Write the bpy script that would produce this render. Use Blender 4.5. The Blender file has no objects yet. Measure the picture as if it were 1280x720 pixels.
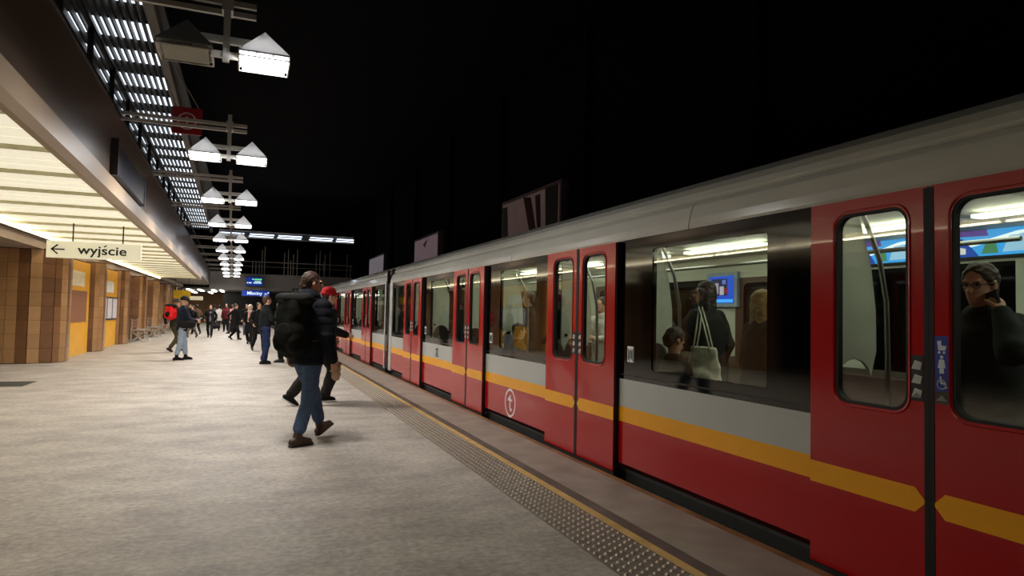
import bpy, math, random
import numpy as np
from mathutils import Vector, Matrix, noise as mnoise

random.seed(7)
SC = bpy.context.scene
COL = SC.collection
PI = math.pi

# ------------------------------------------------------------------ camera
F, VPX, VPY, ROLL, CAMH = 830.0, 307.0, 386.5, 0.021, 1.42
_y = np.array([VPX - 640, -(VPY - 360), -F]); _y /= np.linalg.norm(_y)
_u = np.array([math.sin(ROLL), math.cos(ROLL), 0.0])
_u[2] = -(_u[0]*_y[0] + _u[1]*_y[1]) / _y[2]; _u /= np.linalg.norm(_u)
_x = np.cross(_y, _u)
camd = bpy.data.cameras.new('camera')
camd.sensor_width = 36.0
camd.lens = F / 1280.0 * 36.0
camd.clip_start, camd.clip_end = 0.05, 300
cam = bpy.data.objects.new('camera', camd); COL.objects.link(cam)
cam.matrix_world = Matrix(((_x[0], _x[1], _x[2], 0), (_y[0], _y[1], _y[2], 0), (_u[0], _u[1], _u[2], CAMH), (0, 0, 0, 1)))
SC.camera = cam

# ------------------------------------------------------------------ world, exposure
W = bpy.data.worlds.new('world'); SC.world = W; W.use_nodes = True
W.node_tree.nodes['Background'].inputs[0].default_value = (0.5, 0.55, 0.8, 1)
W.node_tree.nodes['Background'].inputs[1].default_value = 0.0015
SC.view_settings.view_transform = 'Standard'
SC.view_settings.look = 'None'
SC.view_settings.exposure = 0.0
SC.view_settings.gamma = 1.0
SC.view_settings.use_curve_mapping = False
P_LAMP = 67.0        # each platform lamp head
E_LAMP = 26.0        # its diffuser
E_COVE = 15.0        # cove tubes under the gallery
E_SOF = 0.64         # glow added to the soffit trays
E_TUBE = 1.5         # tubes above the slatted ceiling
E_CAR = 5.0          # light strips in the train
P_CAR = 8.0

# ------------------------------------------------------------------ materials
def lin(c):
    return tuple(((v/255.0)/12.92 if v/255.0 <= 0.04045 else ((v/255.0+0.055)/1.055)**2.4) for v in c)
_mats = {}
def mat(rgb, rough=0.5, metal=0.0, var=0.12, scale=8.0, bump=0.0, bscale=60.0, spec=0.5, coat=0.0):
    key = (rgb, rough, metal, var, scale, bump, bscale, spec, coat)
    if key in _mats: return _mats[key]
    m = bpy.data.materials.new('m_%d' % len(_mats)); m.use_nodes = True
    nt = m.node_tree; b = nt.nodes['Principled BSDF']
    b.inputs['Roughness'].default_value = rough
    b.inputs['Metallic'].default_value = metal
    b.inputs['Specular IOR Level'].default_value = spec
    b.inputs['Coat Weight'].default_value = coat
    c = lin(rgb)
    tc = nt.nodes.new('ShaderNodeTexCoord')
    n = nt.nodes.new('ShaderNodeTexNoise'); n.inputs['Scale'].default_value = scale; n.inputs['Detail'].default_value = 5
    nt.links.new(tc.outputs['Object'], n.inputs['Vector'])
    r = nt.nodes.new('ShaderNodeValToRGB')
    r.color_ramp.elements[0].position = 0.3; r.color_ramp.elements[1].position = 0.7
    r.color_ramp.elements[0].color = (*[v*(1-var) for v in c], 1)
    r.color_ramp.elements[1].color = (*[min(1, v*(1+var)) for v in c], 1)
    nt.links.new(n.outputs['Fac'], r.inputs['Fac']); nt.links.new(r.outputs['Color'], b.inputs['Base Color'])
    if bump:
        n2 = nt.nodes.new('ShaderNodeTexNoise'); n2.inputs['Scale'].default_value = bscale; n2.inputs['Detail'].default_value = 4
        nt.links.new(tc.outputs['Object'], n2.inputs['Vector'])
        bp = nt.nodes.new('ShaderNodeBump'); bp.inputs['Strength'].default_value = bump; bp.inputs['Distance'].default_value = 0.01
        nt.links.new(n2.outputs['Fac'], bp.inputs['Height']); nt.links.new(bp.outputs['Normal'], b.inputs['Normal'])
    _mats[key] = m
    return m
def emis(rgb, strength):
    key = ('e', rgb, strength)
    if key in _mats: return _mats[key]
    m = bpy.data.materials.new('glow_%d' % len(_mats)); m.use_nodes = True
    b = m.node_tree.nodes['Principled BSDF']
    b.inputs['Base Color'].default_value = (*[v*0.5 for v in lin(rgb)], 1)
    b.inputs['Emission Color'].default_value = (*lin(rgb), 1)
    b.inputs['Emission Strength'].default_value = strength
    _mats[key] = m
    return m
def glass(tint, refl, name):
    m = bpy.data.materials.new(name); m.use_nodes = True
    nt = m.node_tree; nt.nodes.clear()
    o = nt.nodes.new('ShaderNodeOutputMaterial'); mx = nt.nodes.new('ShaderNodeMixShader')
    t = nt.nodes.new('ShaderNodeBsdfTransparent'); t.inputs[0].default_value = (*tint, 1)
    g = nt.nodes.new('ShaderNodeBsdfGlossy'); g.inputs['Roughness'].default_value = 0.015
    mx.inputs[0].default_value = refl
    nt.links.new(t.outputs[0], mx.inputs[1]); nt.links.new(g.outputs[0], mx.inputs[2]); nt.links.new(mx.outputs[0], o.inputs[0])
    return m
def added_glow(c, e):  # base colour plus added emission, for panels that render too dark
    m = mat(c, 0.5, 0, 0.1, 2).copy(); q = m.node_tree.nodes['Principled BSDF']
    q.inputs['Emission Color'].default_value = (*lin(c), 1); q.inputs['Emission Strength'].default_value = e
    return m
def floor_mat():
    m = bpy.data.materials.new('terrazzo'); m.use_nodes = True
    nt = m.node_tree; b = nt.nodes['Principled BSDF']
    tc = nt.nodes.new('ShaderNodeTexCoord')
    def nz(scale, det, stretch=None):
        n = nt.nodes.new('ShaderNodeTexNoise'); n.inputs['Scale'].default_value = scale; n.inputs['Detail'].default_value = det
        n.inputs['Roughness'].default_value = 0.65
        if stretch:
            mp = nt.nodes.new('ShaderNodeMapping'); mp.inputs['Scale'].default_value = stretch
            nt.links.new(tc.outputs['Object'], mp.inputs[0]); nt.links.new(mp.outputs[0], n.inputs['Vector'])
        else: nt.links.new(tc.outputs['Object'], n.inputs['Vector'])
        return n
    a = nz(1.6, 8, (0.9, 1.4, 1)); f = nz(20, 11, (1, 1.2, 1))
    r1 = nt.nodes.new('ShaderNodeValToRGB')
    r1.color_ramp.elements[0].position = 0.3; r1.color_ramp.elements[0].color = (*lin((162, 153, 146)), 1)
    r1.color_ramp.elements[1].position = 0.7; r1.color_ramp.elements[1].color = (*lin((204, 196, 185)), 1)
    r2 = nt.nodes.new('ShaderNodeValToRGB')
    r2.color_ramp.elements[0].position = 0.30; r2.color_ramp.elements[0].color = (0.58, 0.55, 0.53, 1)
    r2.color_ramp.elements[1].position = 0.66; r2.color_ramp.elements[1].color = (1.0, 1.0, 1.0, 1)
    mx = nt.nodes.new('ShaderNodeMix'); mx.data_type = 'RGBA'; mx.blend_type = 'MULTIPLY'; mx.inputs[0].default_value = 1.0
    nt.links.new(a.outputs['Fac'], r1.inputs[0]); nt.links.new(f.outputs['Fac'], r2.inputs[0])
    nt.links.new(r1.outputs[0], mx.inputs[6]); nt.links.new(r2.outputs[0], mx.inputs[7]); nt.links.new(mx.outputs[2], b.inputs['Base Color'])
    rr = nt.nodes.new('ShaderNodeMapRange'); rr.inputs[3].default_value = 0.48; rr.inputs[4].default_value = 0.74; b.inputs['Specular IOR Level'].default_value = 0.14
    nt.links.new(f.outputs['Fac'], rr.inputs[0]); nt.links.new(rr.outputs[0], b.inputs['Roughness'])
    bp = nt.nodes.new('ShaderNodeBump'); bp.inputs['Strength'].default_value = 0.18; bp.inputs['Distance'].default_value = 0.01
    nt.links.new(f.outputs['Fac'], bp.inputs['Height']); nt.links.new(bp.outputs['Normal'], b.inputs['Normal'])
    return m

M_RED = mat((172, 5, 14), 0.22, 0, 0.03, 2.0, spec=0.4, coat=0.3)
M_GREY = mat((178, 180, 176), 0.3, 0, 0.03, 2.0)
M_YEL = mat((238, 164, 2), 0.32, 0, 0.04, 2.0)
M_BLACK = mat((10, 10, 10), 0.55, 0, 0.1)
M_BGLASS = mat((5, 6, 6), 0.06, 0, 0.05)
M_RUB = mat((12, 12, 12), 0.7)
M_ROOF = mat((198, 197, 188), 0.16, 0, 0.03, 3.0, coat=0.5)
M_STEEL = mat((170, 172, 172), 0.28, 1.0, 0.05)
M_WHITEP = mat((205, 208, 194), 0.45, 0, 0.03)
M_DARKM = mat((26, 25, 24), 0.5, 0.2, 0.1)
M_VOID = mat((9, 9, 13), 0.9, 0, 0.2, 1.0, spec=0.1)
M_LAMPW = mat((196, 194, 184), 0.5, 0, 0.05)
M_BAR = mat((176, 172, 164), 0.5, 0.0, 0.06)
M_PANE = glass((0.80, 0.86, 0.80), 0.10, 'window_glass')
M_PANE_D = glass((0.16, 0.17, 0.16), 0.10, 'tinted_glass')
def shade_mat():
    m = bpy.data.materials.new('shade_plastic'); m.use_nodes = True; nt = m.node_tree; nt.nodes.clear()
    o = nt.nodes.new('ShaderNodeOutputMaterial'); mx = nt.nodes.new('ShaderNodeMixShader'); mx.inputs[0].default_value = 0.32
    d = nt.nodes.new('ShaderNodeBsdfDiffuse'); d.inputs[0].default_value = (0.55, 0.54, 0.5, 1); t = nt.nodes.new('ShaderNodeBsdfTranslucent'); t.inputs[0].default_value = (0.5, 0.5, 0.5, 1)
    nt.links.new(d.outputs[0], mx.inputs[1]); nt.links.new(t.outputs[0], mx.inputs[2]); nt.links.new(mx.outputs[0], o.inputs[0])
    return m
M_SHADE = shade_mat()
M_WHITE = mat((232, 232, 228), 0.5, 0, 0.03)
M_INK = mat((14, 16, 16), 0.6)

# ------------------------------------------------------------------ mesh helpers
class MB:
    def __init__(s): s.v = []; s.f = []; s.mi = []; s.mats = []
    def m(s, mt):
        if mt not in s.mats: s.mats.append(mt)
        return s.mats.index(mt)
    def add(s, vs, fs, mt):
        o = len(s.v); k = s.m(mt)
        s.v += [tuple(map(float, v)) for v in vs]
        for f in fs: s.f.append([o+i for i in f]); s.mi.append(k)
        return s
    def box(s, x0, x1, y0, y1, z0, z1, mt):
        v = [(x, y, z) for x in (x0, x1) for y in (y0, y1) for z in (z0, z1)]
        return s.add(v, [(0, 1, 3, 2), (4, 6, 7, 5), (0, 4, 5, 1), (2, 3, 7, 6), (0, 2, 6, 4), (1, 5, 7, 3)], mt)
    def tube(s, pts, r, mt, n=8):
        pts = [Vector(p) for p in pts]; vs = []; fs = []; up = None
        for i, p in enumerate(pts):
            d = (pts[min(i+1, len(pts)-1)] - pts[max(i-1, 0)]).normalized()
            if up is None: up = Vector((0, 0, 1)) if abs(d.z) < 0.9 else Vector((1, 0, 0))
            a = d.cross(up).normalized(); b = a.cross(d).normalized(); up = b
            rr = r[i] if isinstance(r, (list, tuple)) else r
            for k in range(n):
                t = 2*PI*k/n; q = p + a*math.cos(t)*rr + b*math.sin(t)*rr; vs.append(tuple(q))
        for i in range(len(pts)-1):
            for k in range(n):
                fs.append((i*n+k, i*n+(k+1) % n, (i+1)*n+(k+1) % n, (i+1)*n+k))
        fs.append(tuple(reversed(range(n)))); fs.append(tuple(range((len(pts)-1)*n, len(pts)*n)))
        return s.add(vs, fs, mt)
    def bar(s, a, b, w, h, mt):
        a, b = Vector(a), Vector(b); d = (b-a).normalized()
        up = Vector((0, 0, 1)) if abs(d.z) < 0.95 else Vector((1, 0, 0))
        u = d.cross(up).normalized()*w/2; t = u.cross(d).normalized()*h/2
        v = [p+i*u+j*t for p in (a, b) for i, j in ((-1, -1), (1, -1), (1, 1), (-1, 1))]
        return s.add(v, [(3, 2, 1, 0), (4, 5, 6, 7), (0, 1, 5, 4), (1, 2, 6, 5), (2, 3, 7, 6), (3, 0, 4, 7)], mt)
    def prism(s, poly, axis, a, b, mt):
        """poly: 2D outline; axis 'x','y','z' is the extrusion axis"""
        def P(p, t): return {'x': (t, p[0], p[1]), 'y': (p[0], t, p[1]), 'z': (p[0], p[1], t)}[axis]
        n = len(poly); v = [P(p, a) for p in poly] + [P(p, b) for p in poly]
        f = [tuple(range(n)), tuple(reversed(range(n, 2*n)))] + [(i, i+n, (i+1) % n+n, (i+1) % n) for i in range(n)]
        return s.add(v, f, mt)
    def sphere(s, c, r, mt, n=10, m=6):
        r = r if isinstance(r, (tuple, list)) else (r, r, r); vs = [(c[0], c[1], c[2]-r[2])]; fs = []
        for i in range(1, m):
            t = -PI/2 + PI*i/m
            for k in range(n):
                a = 2*PI*k/n; vs.append((c[0]+r[0]*math.cos(t)*math.cos(a), c[1]+r[1]*math.cos(t)*math.sin(a), c[2]+r[2]*math.sin(t)))
        vs.append((c[0], c[1], c[2]+r[2])); L = len(vs)-1
        for k in range(n):
            fs.append((0, 1+(k+1) % n, 1+k)); fs.append((L, L-n+k, L-n+(k+1) % n))
            for i in range(m-2):
                o = 1+i*n; fs.append((o+k, o+(k+1) % n, o+n+(k+1) % n, o+n+k))
        return s.add(vs, fs, mt)
    def plate_hole(s, outer, inner, rad, x0, x1, mt, n=8):
        """plate in the YZ plane between x0 and x1, rectangle outer (y0,y1,z0,z1) with a rounded opening inner"""
        oy0, oy1, oz0, oz1 = outer; I = rrect(*inner, rad, n); cy, cz = (inner[0]+inner[1])/2, (inner[2]+inner[3])/2
        O = []
        for k, (y, z) in enumerate(I):
            q = k // n
            t = k % n
            # corner blocks: first half along one side, middle at the corner
            fy = (inner[1]-y)/(inner[1]-inner[0]); fz = (inner[3]-z)/(inner[3]-inner[2])
            Y = oy1+(oy0-oy1)*fy; Z = oz1+(oz0-oz1)*fz
            mid = (n-1)/2.0
            cyv = oy1 if q in (0, 3) else oy0; czv = oz1 if q in (0, 1) else oz0
            first_y_side = q in (0, 2)
            if abs(t-mid) <= 0.5: Y, Z = cyv, czv
            elif (t < mid) == first_y_side: Y = cyv
            else: Z = czv
            O.append((Y, Z))
        N = len(I); v = []
        for x in (x0, x1):
            v += [(x, y, z) for y, z in O] + [(x, y, z) for y, z in I]
        f = []
        for k in range(N):
            j = (k+1) % N
            f.append((k, j, N+j, N+k)); f.append((2*N+k, 3*N+k, 3*N+j, 2*N+j))
            f.append((k, 2*N+k, 2*N+j, j)); f.append((N+k, N+j, 3*N+j, 3*N+k))
        return s.add(v, f, mt)
    def mesh(s, name, off=(0, 0, 0)):
        me = bpy.data.meshes.new(name)
        me.from_pydata([(v[0]-off[0], v[1]-off[1], v[2]-off[2]) for v in s.v], [], s.f)
        for mt in s.mats: me.materials.append(mt)
        if len(s.mats) > 1: me.polygons.foreach_set('material_index', s.mi)
        me.validate(); me.update()
        return me
def rrect(y0, y1, z0, z1, r, n=8):
    P = []
    for (cy, cz, a0) in ((y1-r, z1-r, 0), (y0+r, z1-r, PI/2), (y0+r, z0+r, PI), (y1-r, z0+r, 1.5*PI)):
        for k in range(n):
            a = a0 + (PI/2)*k/(n-1); P.append((cy+r*math.cos(a), cz+r*math.sin(a)))
    return P
def worldloc(o):
    v = Vector((0, 0, 0))
    while o: v += Vector(o.location); o = o.parent
    return v
def props(o, label=None, cat=None, group=None, kind=None):
    if label: o['label'] = label
    if cat: o['category'] = cat
    if group: o['group'] = group
    if kind: o['kind'] = kind
    return o
def empty(name, loc, label, cat, group=None, rz=0):
    o = bpy.data.objects.new(name, None); COL.objects.link(o); o.location = loc; o.rotation_euler = (0, 0, rz)
    o.empty_display_size = 0.1
    return props(o, label, cat, group)
def obj(name, mb, parent=None, origin=None, local=False, smooth=False, kind=None, label=None):
    """mb in world coordinates unless local"""
    off = (0, 0, 0)
    if not local:
        if parent is not None and origin is None: off = worldloc(parent)
        elif origin is not None: off = origin
    me = mb if isinstance(mb, bpy.types.Mesh) else mb.mesh(name, off)
    if smooth: me.polygons.foreach_set('use_smooth', [True]*len(me.polygons))
    o = bpy.data.objects.new(name, me); COL.objects.link(o)
    if parent is not None:
        o.parent = parent
        if origin is not None: o.location = Vector(origin) - worldloc(parent)
    elif origin is not None: o.location = origin
    if kind: o['kind'] = kind
    if label: o['label'] = label
    return o
def inst(name, me, parent, loc, rz=0, mt=None):
    """linked piece sharing mesh data; loc relative to the parent"""
    o = bpy.data.objects.new(name, me); COL.objects.link(o); o.parent = parent
    o.location = loc; o.rotation_euler = (0, 0, rz)
    if mt is not None:
        o.material_slots[0].link = 'OBJECT'; o.material_slots[0].material = mt
    return o
def bevel(o, w=0.01, seg=2):
    b = o.modifiers.new('bevel', 'BEVEL'); b.width = w; b.segments = seg; b.limit_method = 'ANGLE'
    return o
_kids = None
def copy_tree(o, parent=None):
    c = o.copy(); COL.objects.link(c); c.parent = parent
    for ch in [k for k in o.children]: copy_tree(ch, c)
    return c
def area_light(name, parent, loc, size, power, col=(1, 0.95, 0.85), rot=(0, 0, 0), sizey=None, spread=PI):
    l = bpy.data.lights.new(name, 'AREA'); l.energy = power; l.color = col; l.size = size
    if sizey: l.shape = 'RECTANGLE'; l.size_y = sizey
    l.spread = spread
    o = bpy.data.objects.new(name, l); COL.objects.link(o); o.location = loc; o.rotation_euler = rot; o.parent = parent
    return o
def text_mb(txt, size, mt, thick=0.002, bold=0.0):
    """text as a mesh in the XZ plane facing -Y, origin at the left of the baseline"""
    cu = bpy.data.curves.new('text', 'FONT'); cu.body = txt; cu.size = size; cu.extrude = thick; cu.offset = bold
    o = bpy.data.objects.new('text', cu); COL.objects.link(o)
    dg = bpy.context.evaluated_depsgraph_get(); me = bpy.data.meshes.new_from_object(o.evaluated_get(dg))
    vs = [(v.co.x, -v.co.z, v.co.y) for v in me.vertices]; fs = [tuple(p.vertices) for p in me.polygons]
    bpy.data.objects.remove(o); bpy.data.curves.remove(cu); bpy.data.meshes.remove(me)
    b = MB(); b.add(vs, fs, mt)
    return b
def moved(mb, fn):
    mb.v = [tuple(fn(v)) for v in mb.v]; return mb
def metro_mark(r, mt, fn, squash=1.0):
    """ring with an arrow-topped t inside, in local (u,v) -> 3D by fn(u,v,d)"""
    b = MB(); n = 40; v = []; f = []
    for k in range(n):
        a = 2*PI*k/n
        for rr in (r, r*0.84): v.append(fn(rr*math.cos(a)*squash, rr*math.sin(a), 0))
    for k in range(n):
        j = (k+1) % n; f.append((2*k, 2*j, 2*j+1, 2*k+1))
    b.add(v, f, mt)
    t = [(-.10, -.30), (-.02, -.52), (.18, -.60), (.36, -.50), (.34, -.34), (.20, -.40), (.10, -.30), (.10, .12), (.36, .12), (.36, .28), (.10, .28), (.10, .62), (-.12, .46), (-.40, .28), (-.40, .12), (-.10, .12)]
    b.add([fn(x*r*squash, y*r, 0) for x, y in t], [tuple(range(len(t)))], mt)
    return b

# ================================================================== STRUCTURE
XT = 3.205           # train side
PE = 3.10           # platform edge
FX, FZ0, FZ1 = -1.85, 3.02, 4.33   # gallery parapet
def tri_floor():
    b = MB(); b.box(-14, PE, -6, 95, -0.25, 0.0, floor_mat()); return b
floor = obj('floor', tri_floor(), origin=(0, 0, 0), kind='structure')
b = MB(); b.box(2.52, 3.03, -6, 70, -0.005, 0.004, mat((150, 139, 127), 0.5, 0, 0.22, 3.0, 0.15, 40))
obj('edge_slab', b, floor)
b = MB(); b.box(3.03, PE, -6, 70, -0.005, 0.0042, mat((140, 98, 56), 0.6, 0, 0.4, 4.0)); obj('worn_edge_band', b, floor, label='ochre worn edge band')
b = MB(); b.box(2.415, 2.52, -6, 70, -0.005, 0.003, mat((86, 75, 69), 0.5, 0, 0.3, 5.0)); obj('dark_band', b, floor)
b = MB(); b.box(2.35, 2.415, -6, 70, -0.005, 0.005, mat((205, 168, 100), 0.5, 0, 0.2, 6.0)); obj('yellow_line', b, floor, label='yellow safety line')
b = MB(); b.box(-4.1, 0.32, 18.34, 18.40, -0.005, 0.003, mat((210, 205, 190), 0.3, 0.2)); obj('joint_strip', b, floor, label='pale expansion joint strip')
b = MB(); b.box(-4.7, -3.55, 13.9, 14.8, -0.005, 0.003, mat((48, 46, 44), 0.7, 0, 0.3, 30)); obj('floor_grate', b, floor, label='dark floor grate')
tm = mat((112, 102, 93), 0.45, 0, 0.3, 20, 0.3, 90)
b = MB(); b.box(1.96, 2.35, -6, 60, -0.005, 0.003, tm); tact = obj('tactile_strip', b, floor, label='grey tactile strip with studs')
# studs: 300 nearest singly, the rest joined
sm = mat((214, 204, 190), 0.25, 0.3, 0.1)
def stud(r=0.0145, h=0.010, n=6):
    v = [(r*math.cos(2*PI*k/n), r*math.sin(2*PI*k/n), 0) for k in range(n)] + [(r*.55*math.cos(2*PI*k/n), r*.55*math.sin(2*PI*k/n), h) for k in range(n)]
    f = [(k, (k+1) % n, (k+1) % n+n, k+n) for k in range(n)] + [tuple(range(n, 2*n))]
    return v, f
sv, sf = stud(); sb = MB(); sb.add(sv, sf, sm); stud_me = sb.mesh('stud')
rows = [1.99 + 0.055*i for i in range(7)]
k = 0; yy = 2.85; rest = MB(); n_single = 0; kk = 0
while yy < 26:
    for i, x in enumerate(rows):
        y = yy + (0.035 if i % 2 else 0)
        if n_single < 300:
            inst('stud', stud_me, tact, (x, y, 0.003)); n_single += 1
        else:
            rest.add([(vx+x, vy+y, vz+0.003) for vx, vy, vz in sv], sf, sm)
    yy += 0.07
obj('far_studs', rest, tact, kind='stuff')

# track bed, tunnel shell
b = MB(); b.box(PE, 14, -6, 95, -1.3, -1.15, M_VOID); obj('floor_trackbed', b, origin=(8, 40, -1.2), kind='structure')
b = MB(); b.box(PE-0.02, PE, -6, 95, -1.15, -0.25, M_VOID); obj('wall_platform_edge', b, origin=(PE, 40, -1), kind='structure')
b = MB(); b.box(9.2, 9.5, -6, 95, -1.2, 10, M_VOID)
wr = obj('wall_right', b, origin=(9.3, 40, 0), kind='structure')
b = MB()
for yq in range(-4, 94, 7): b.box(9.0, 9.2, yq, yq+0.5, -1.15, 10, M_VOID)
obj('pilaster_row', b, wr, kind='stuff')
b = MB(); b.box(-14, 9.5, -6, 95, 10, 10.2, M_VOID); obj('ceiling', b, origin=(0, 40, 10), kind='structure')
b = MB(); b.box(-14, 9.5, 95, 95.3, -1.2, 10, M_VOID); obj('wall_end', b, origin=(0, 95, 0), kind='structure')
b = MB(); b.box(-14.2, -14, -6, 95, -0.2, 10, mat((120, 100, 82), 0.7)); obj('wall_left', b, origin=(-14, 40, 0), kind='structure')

# gallery parapet and its light soffit (skewed very slightly from the track, as built)
def fx(y): return -1.70 - 0.017*y
GY0, GY1 = -3.0, 41.5
m_fas = mat((96, 80, 68), 0.34, 0.0, 0.1, 0.8)
m_fas2 = mat((170, 148, 122), 0.45, 0.0, 0.08, 1.0)
def ext_y(mb, prof, y0, y1, mt):
    n = len(prof); v = [(fx(y)+p[0], y, p[1]) for y in (y0, y1) for p in prof]
    f = [tuple(reversed(range(n))), tuple(range(n, 2*n))] + [(i, (i+1) % n, (i+1) % n+n, i+n) for i in range(n)]
    return mb.add(v, f, mt)
b = MB(); ext_y(b, [(0, 3.30), (0, FZ1), (-0.12, FZ1), (-0.12, 3.30)], GY0, 57, m_fas)
par = obj('wall_gallery', b, origin=(FX, 20, 3), kind='structure')
b = MB(); ext_y(b, [(-0.05, FZ0), (0.03, FZ0+0.05), (0.03, 3.30), (-0.12, 3.30), (-0.12, FZ0)], GY0, GY1, m_fas2); obj('parapet_beam', b, par)
b = MB(); ext_y(b, [(-0.12, 3.25), (-0.12, 3.36), (-8, 3.36), (-8, 3.25)], GY0, 57, mat((150, 145, 130), 0.7)); obj('gallery_slab', b, par)
b = MB(); ext_y(b, [(0.02, FZ1), (0.02, FZ1+0.04), (-0.14, FZ1+0.04), (-0.14, FZ1)], GY0, 57, M_DARKM); obj('coping', b, par)
# railing
hr = MB(); ext_y(hr, [(-0.03, 4.90), (-0.03, 4.95), (-0.08, 4.95), (-0.08, 4.90)], GY0, 57, M_DARKM)
rail = obj('gallery_railing', hr, origin=(FX, 20, 4.35)); props(rail, 'dark metal handrail on posts along the gallery parapet', 'railing')
pb = MB(); pb.box(-0.03, 0.03, -0.03, 0.03, 0, 0.58, M_DARKM); post_me = pb.mesh('post')
yq = 6.4
while yq < 50:
    inst('post', post_me, rail, (fx(yq)-0.055-FX, yq-20, FZ1+0.03-4.35)); yq += 1.6
# soffit panels
soff = MB(); ext_y(soff, [(-0.12, 3.16), (-0.12, 3.25), (-2.75, 3.25), (-2.75, 3.16)], GY0, GY1, mat((150, 146, 125), 0.8))
sof = obj('ceiling_soffit', soff, origin=(-3, 20, 3.2), kind='structure')
m_sof = mat((226, 221, 196), 0.55, 0, 0.03, 1.0).copy()      # emission added so the trays look evenly lit and brighten the floor
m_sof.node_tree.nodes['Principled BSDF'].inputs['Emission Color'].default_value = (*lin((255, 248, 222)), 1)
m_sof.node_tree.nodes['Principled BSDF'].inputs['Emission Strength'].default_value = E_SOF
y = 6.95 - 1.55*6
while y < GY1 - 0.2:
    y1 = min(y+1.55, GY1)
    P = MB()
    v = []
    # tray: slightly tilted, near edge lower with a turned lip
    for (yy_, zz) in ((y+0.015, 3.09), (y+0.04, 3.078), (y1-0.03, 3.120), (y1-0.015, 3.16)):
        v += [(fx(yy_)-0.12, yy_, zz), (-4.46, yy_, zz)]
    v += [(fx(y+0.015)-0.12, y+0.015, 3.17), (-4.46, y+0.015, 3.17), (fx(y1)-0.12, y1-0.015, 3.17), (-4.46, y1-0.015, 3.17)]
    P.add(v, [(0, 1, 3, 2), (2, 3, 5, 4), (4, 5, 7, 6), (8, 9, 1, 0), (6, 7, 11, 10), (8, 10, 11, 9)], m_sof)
    # two shallow ribs pressed into the tray
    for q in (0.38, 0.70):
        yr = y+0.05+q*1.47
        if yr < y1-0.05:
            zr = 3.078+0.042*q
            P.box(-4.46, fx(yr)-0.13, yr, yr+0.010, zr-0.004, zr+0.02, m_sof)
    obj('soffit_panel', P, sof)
    rb = MB(); rb.add([(fx(q)-0.12, q, z) for q, z in ((y-0.014, 3.072), (y+0.012, 3.072), (y+0.012, 3.17), (y-0.014, 3.17))]+[(-4.46, q, z) for q, z in ((y-0.014, 3.072), (y+0.012, 3.072), (y+0.012, 3.17), (y-0.014, 3.17))],
        [(0, 1, 5, 4), (1, 2, 6, 5), (2, 3, 7, 6), (3, 0, 4, 7), (3, 2, 1, 0), (4, 5, 6, 7)], mat((190, 184, 154), 0.6)); obj('soffit_shade_rib', rb, sof)  # seam lip in olive-grey, the step's shadow band put into its colour
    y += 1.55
# inner trough and bulkhead above the columns
b = MB(); b.box(-4.62, -4.46, GY0, 56, 3.00, 3.2, mat((215, 208, 190), 0.5)); b.box(-4.56, -4.52, GY0, 56, 2.985, 3.0, M_BLACK)
b.box(-7.5, -4.62, GY0, 56, 2.78, 3.24, mat((150, 132, 118), 0.6)); obj('trim_1', b, origin=(-5, 20, 3), kind='structure')
# cove tubes: along the inner edge and tucked behind the parapet beam
m_cove = emis((255, 240, 205), E_COVE)
for xo, zz, nm, lb in ((-4.43, 3.02, 'cove_tube', 'along the bulkhead above the tiled columns'),):
    yq = -2.5
    while yq < GY1-1:
        b = MB()
        X = (fx(yq+1)-0.16) if xo is None else xo
        b.tube([(X, yq, zz), (X, yq+2.2, zz)], 0.016, m_cove, 6)
        t = obj(nm, b, origin=(X, yq+1.1, zz)); props(t, 'warm fluorescent tube '+lb+' of the lit soffit', 'light tube', 'tubes '+lb)
        yq += 2.3
# slatted ceiling above the gallery
slat_b = MB(); slat_b.box(-0.016, 0.016, -24, 24, 0, 0.15, mat((96, 95, 92), 0.5, 0.3)); slat_me = slat_b.mesh('slat')
def gx(y): return -1.54 - 0.0165*y
b = MB(); b.bar((gx(3)-0.09, 3, 7.08), (gx(53)-0.09, 53, 7.08), 0.18, 0.25, mat((128, 124, 116), 0.5))
gr = obj('ceiling_grille', b, origin=(gx(28), 28, 7), kind='structure')
for i in range(22): inst('slat', slat_me, gr, (-0.30-0.135*i, 0, 0.0), 0.0165)
m_up = emis((236, 244, 255), E_TUBE)
yq = 5.0; i = 0
while yq < 52:
    b = MB(); w = 0.62 if i % 2 else 0.82
    b.box(gx(yq)-3.2, gx(yq)-0.25, yq, yq+w, 7.18, 7.24, m_up)
    hb = MB(); hb.box(gx(yq)-3.22, gx(yq)-0.23, yq-0.03, yq+w+0.03, 7.24, 7.30, M_DARKM)
    t = empty('ceiling_light', (-3.4, yq, 7.2), 'white transverse light panel above the slatted gallery ceiling', 'ceiling light', 'light panels above the slatted ceiling')
    obj('diffuser', b, t); obj('housing', hb, t)
    yq += 1.72; i += 1
b = MB(); b.box(-5, -1.75, 3, 53, 7.5, 7.6, mat((70, 70, 70), 0.7)); obj('ceiling_gallery', b, origin=(-3, 28, 7.5), kind='structure')
# dark blue display box on the parapet
b = MB(); v = []
for ya in (11.05, 14.2): v += [(fx(ya)+q, ya, z) for q, z in ((0, 3.34), (0.08, 3.36), (0.08, 3.80), (0, 3.84))]
b.add(v, [(3, 2, 1, 0), (4, 5, 6, 7), (0, 1, 5, 4), (1, 2, 6, 5), (2, 3, 7, 6), (3, 0, 4, 7)], mat((14, 18, 36), 0.5))
dd = empty('display_box', (-1.8, 12.6, 3.34), 'dark blue display box fixed to the gallery parapet', 'display')
obj('screen', b, dd)
for ya, cq in ((14.2, (120, 130, 150)), (10.99, (60, 56, 54))):
    b = MB(); b.box(fx(ya)+0.0, fx(ya)+0.10, ya, ya+0.06, 3.32, 3.86, mat(cq, 0.4)); obj('end_frame', b, dd)


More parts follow.
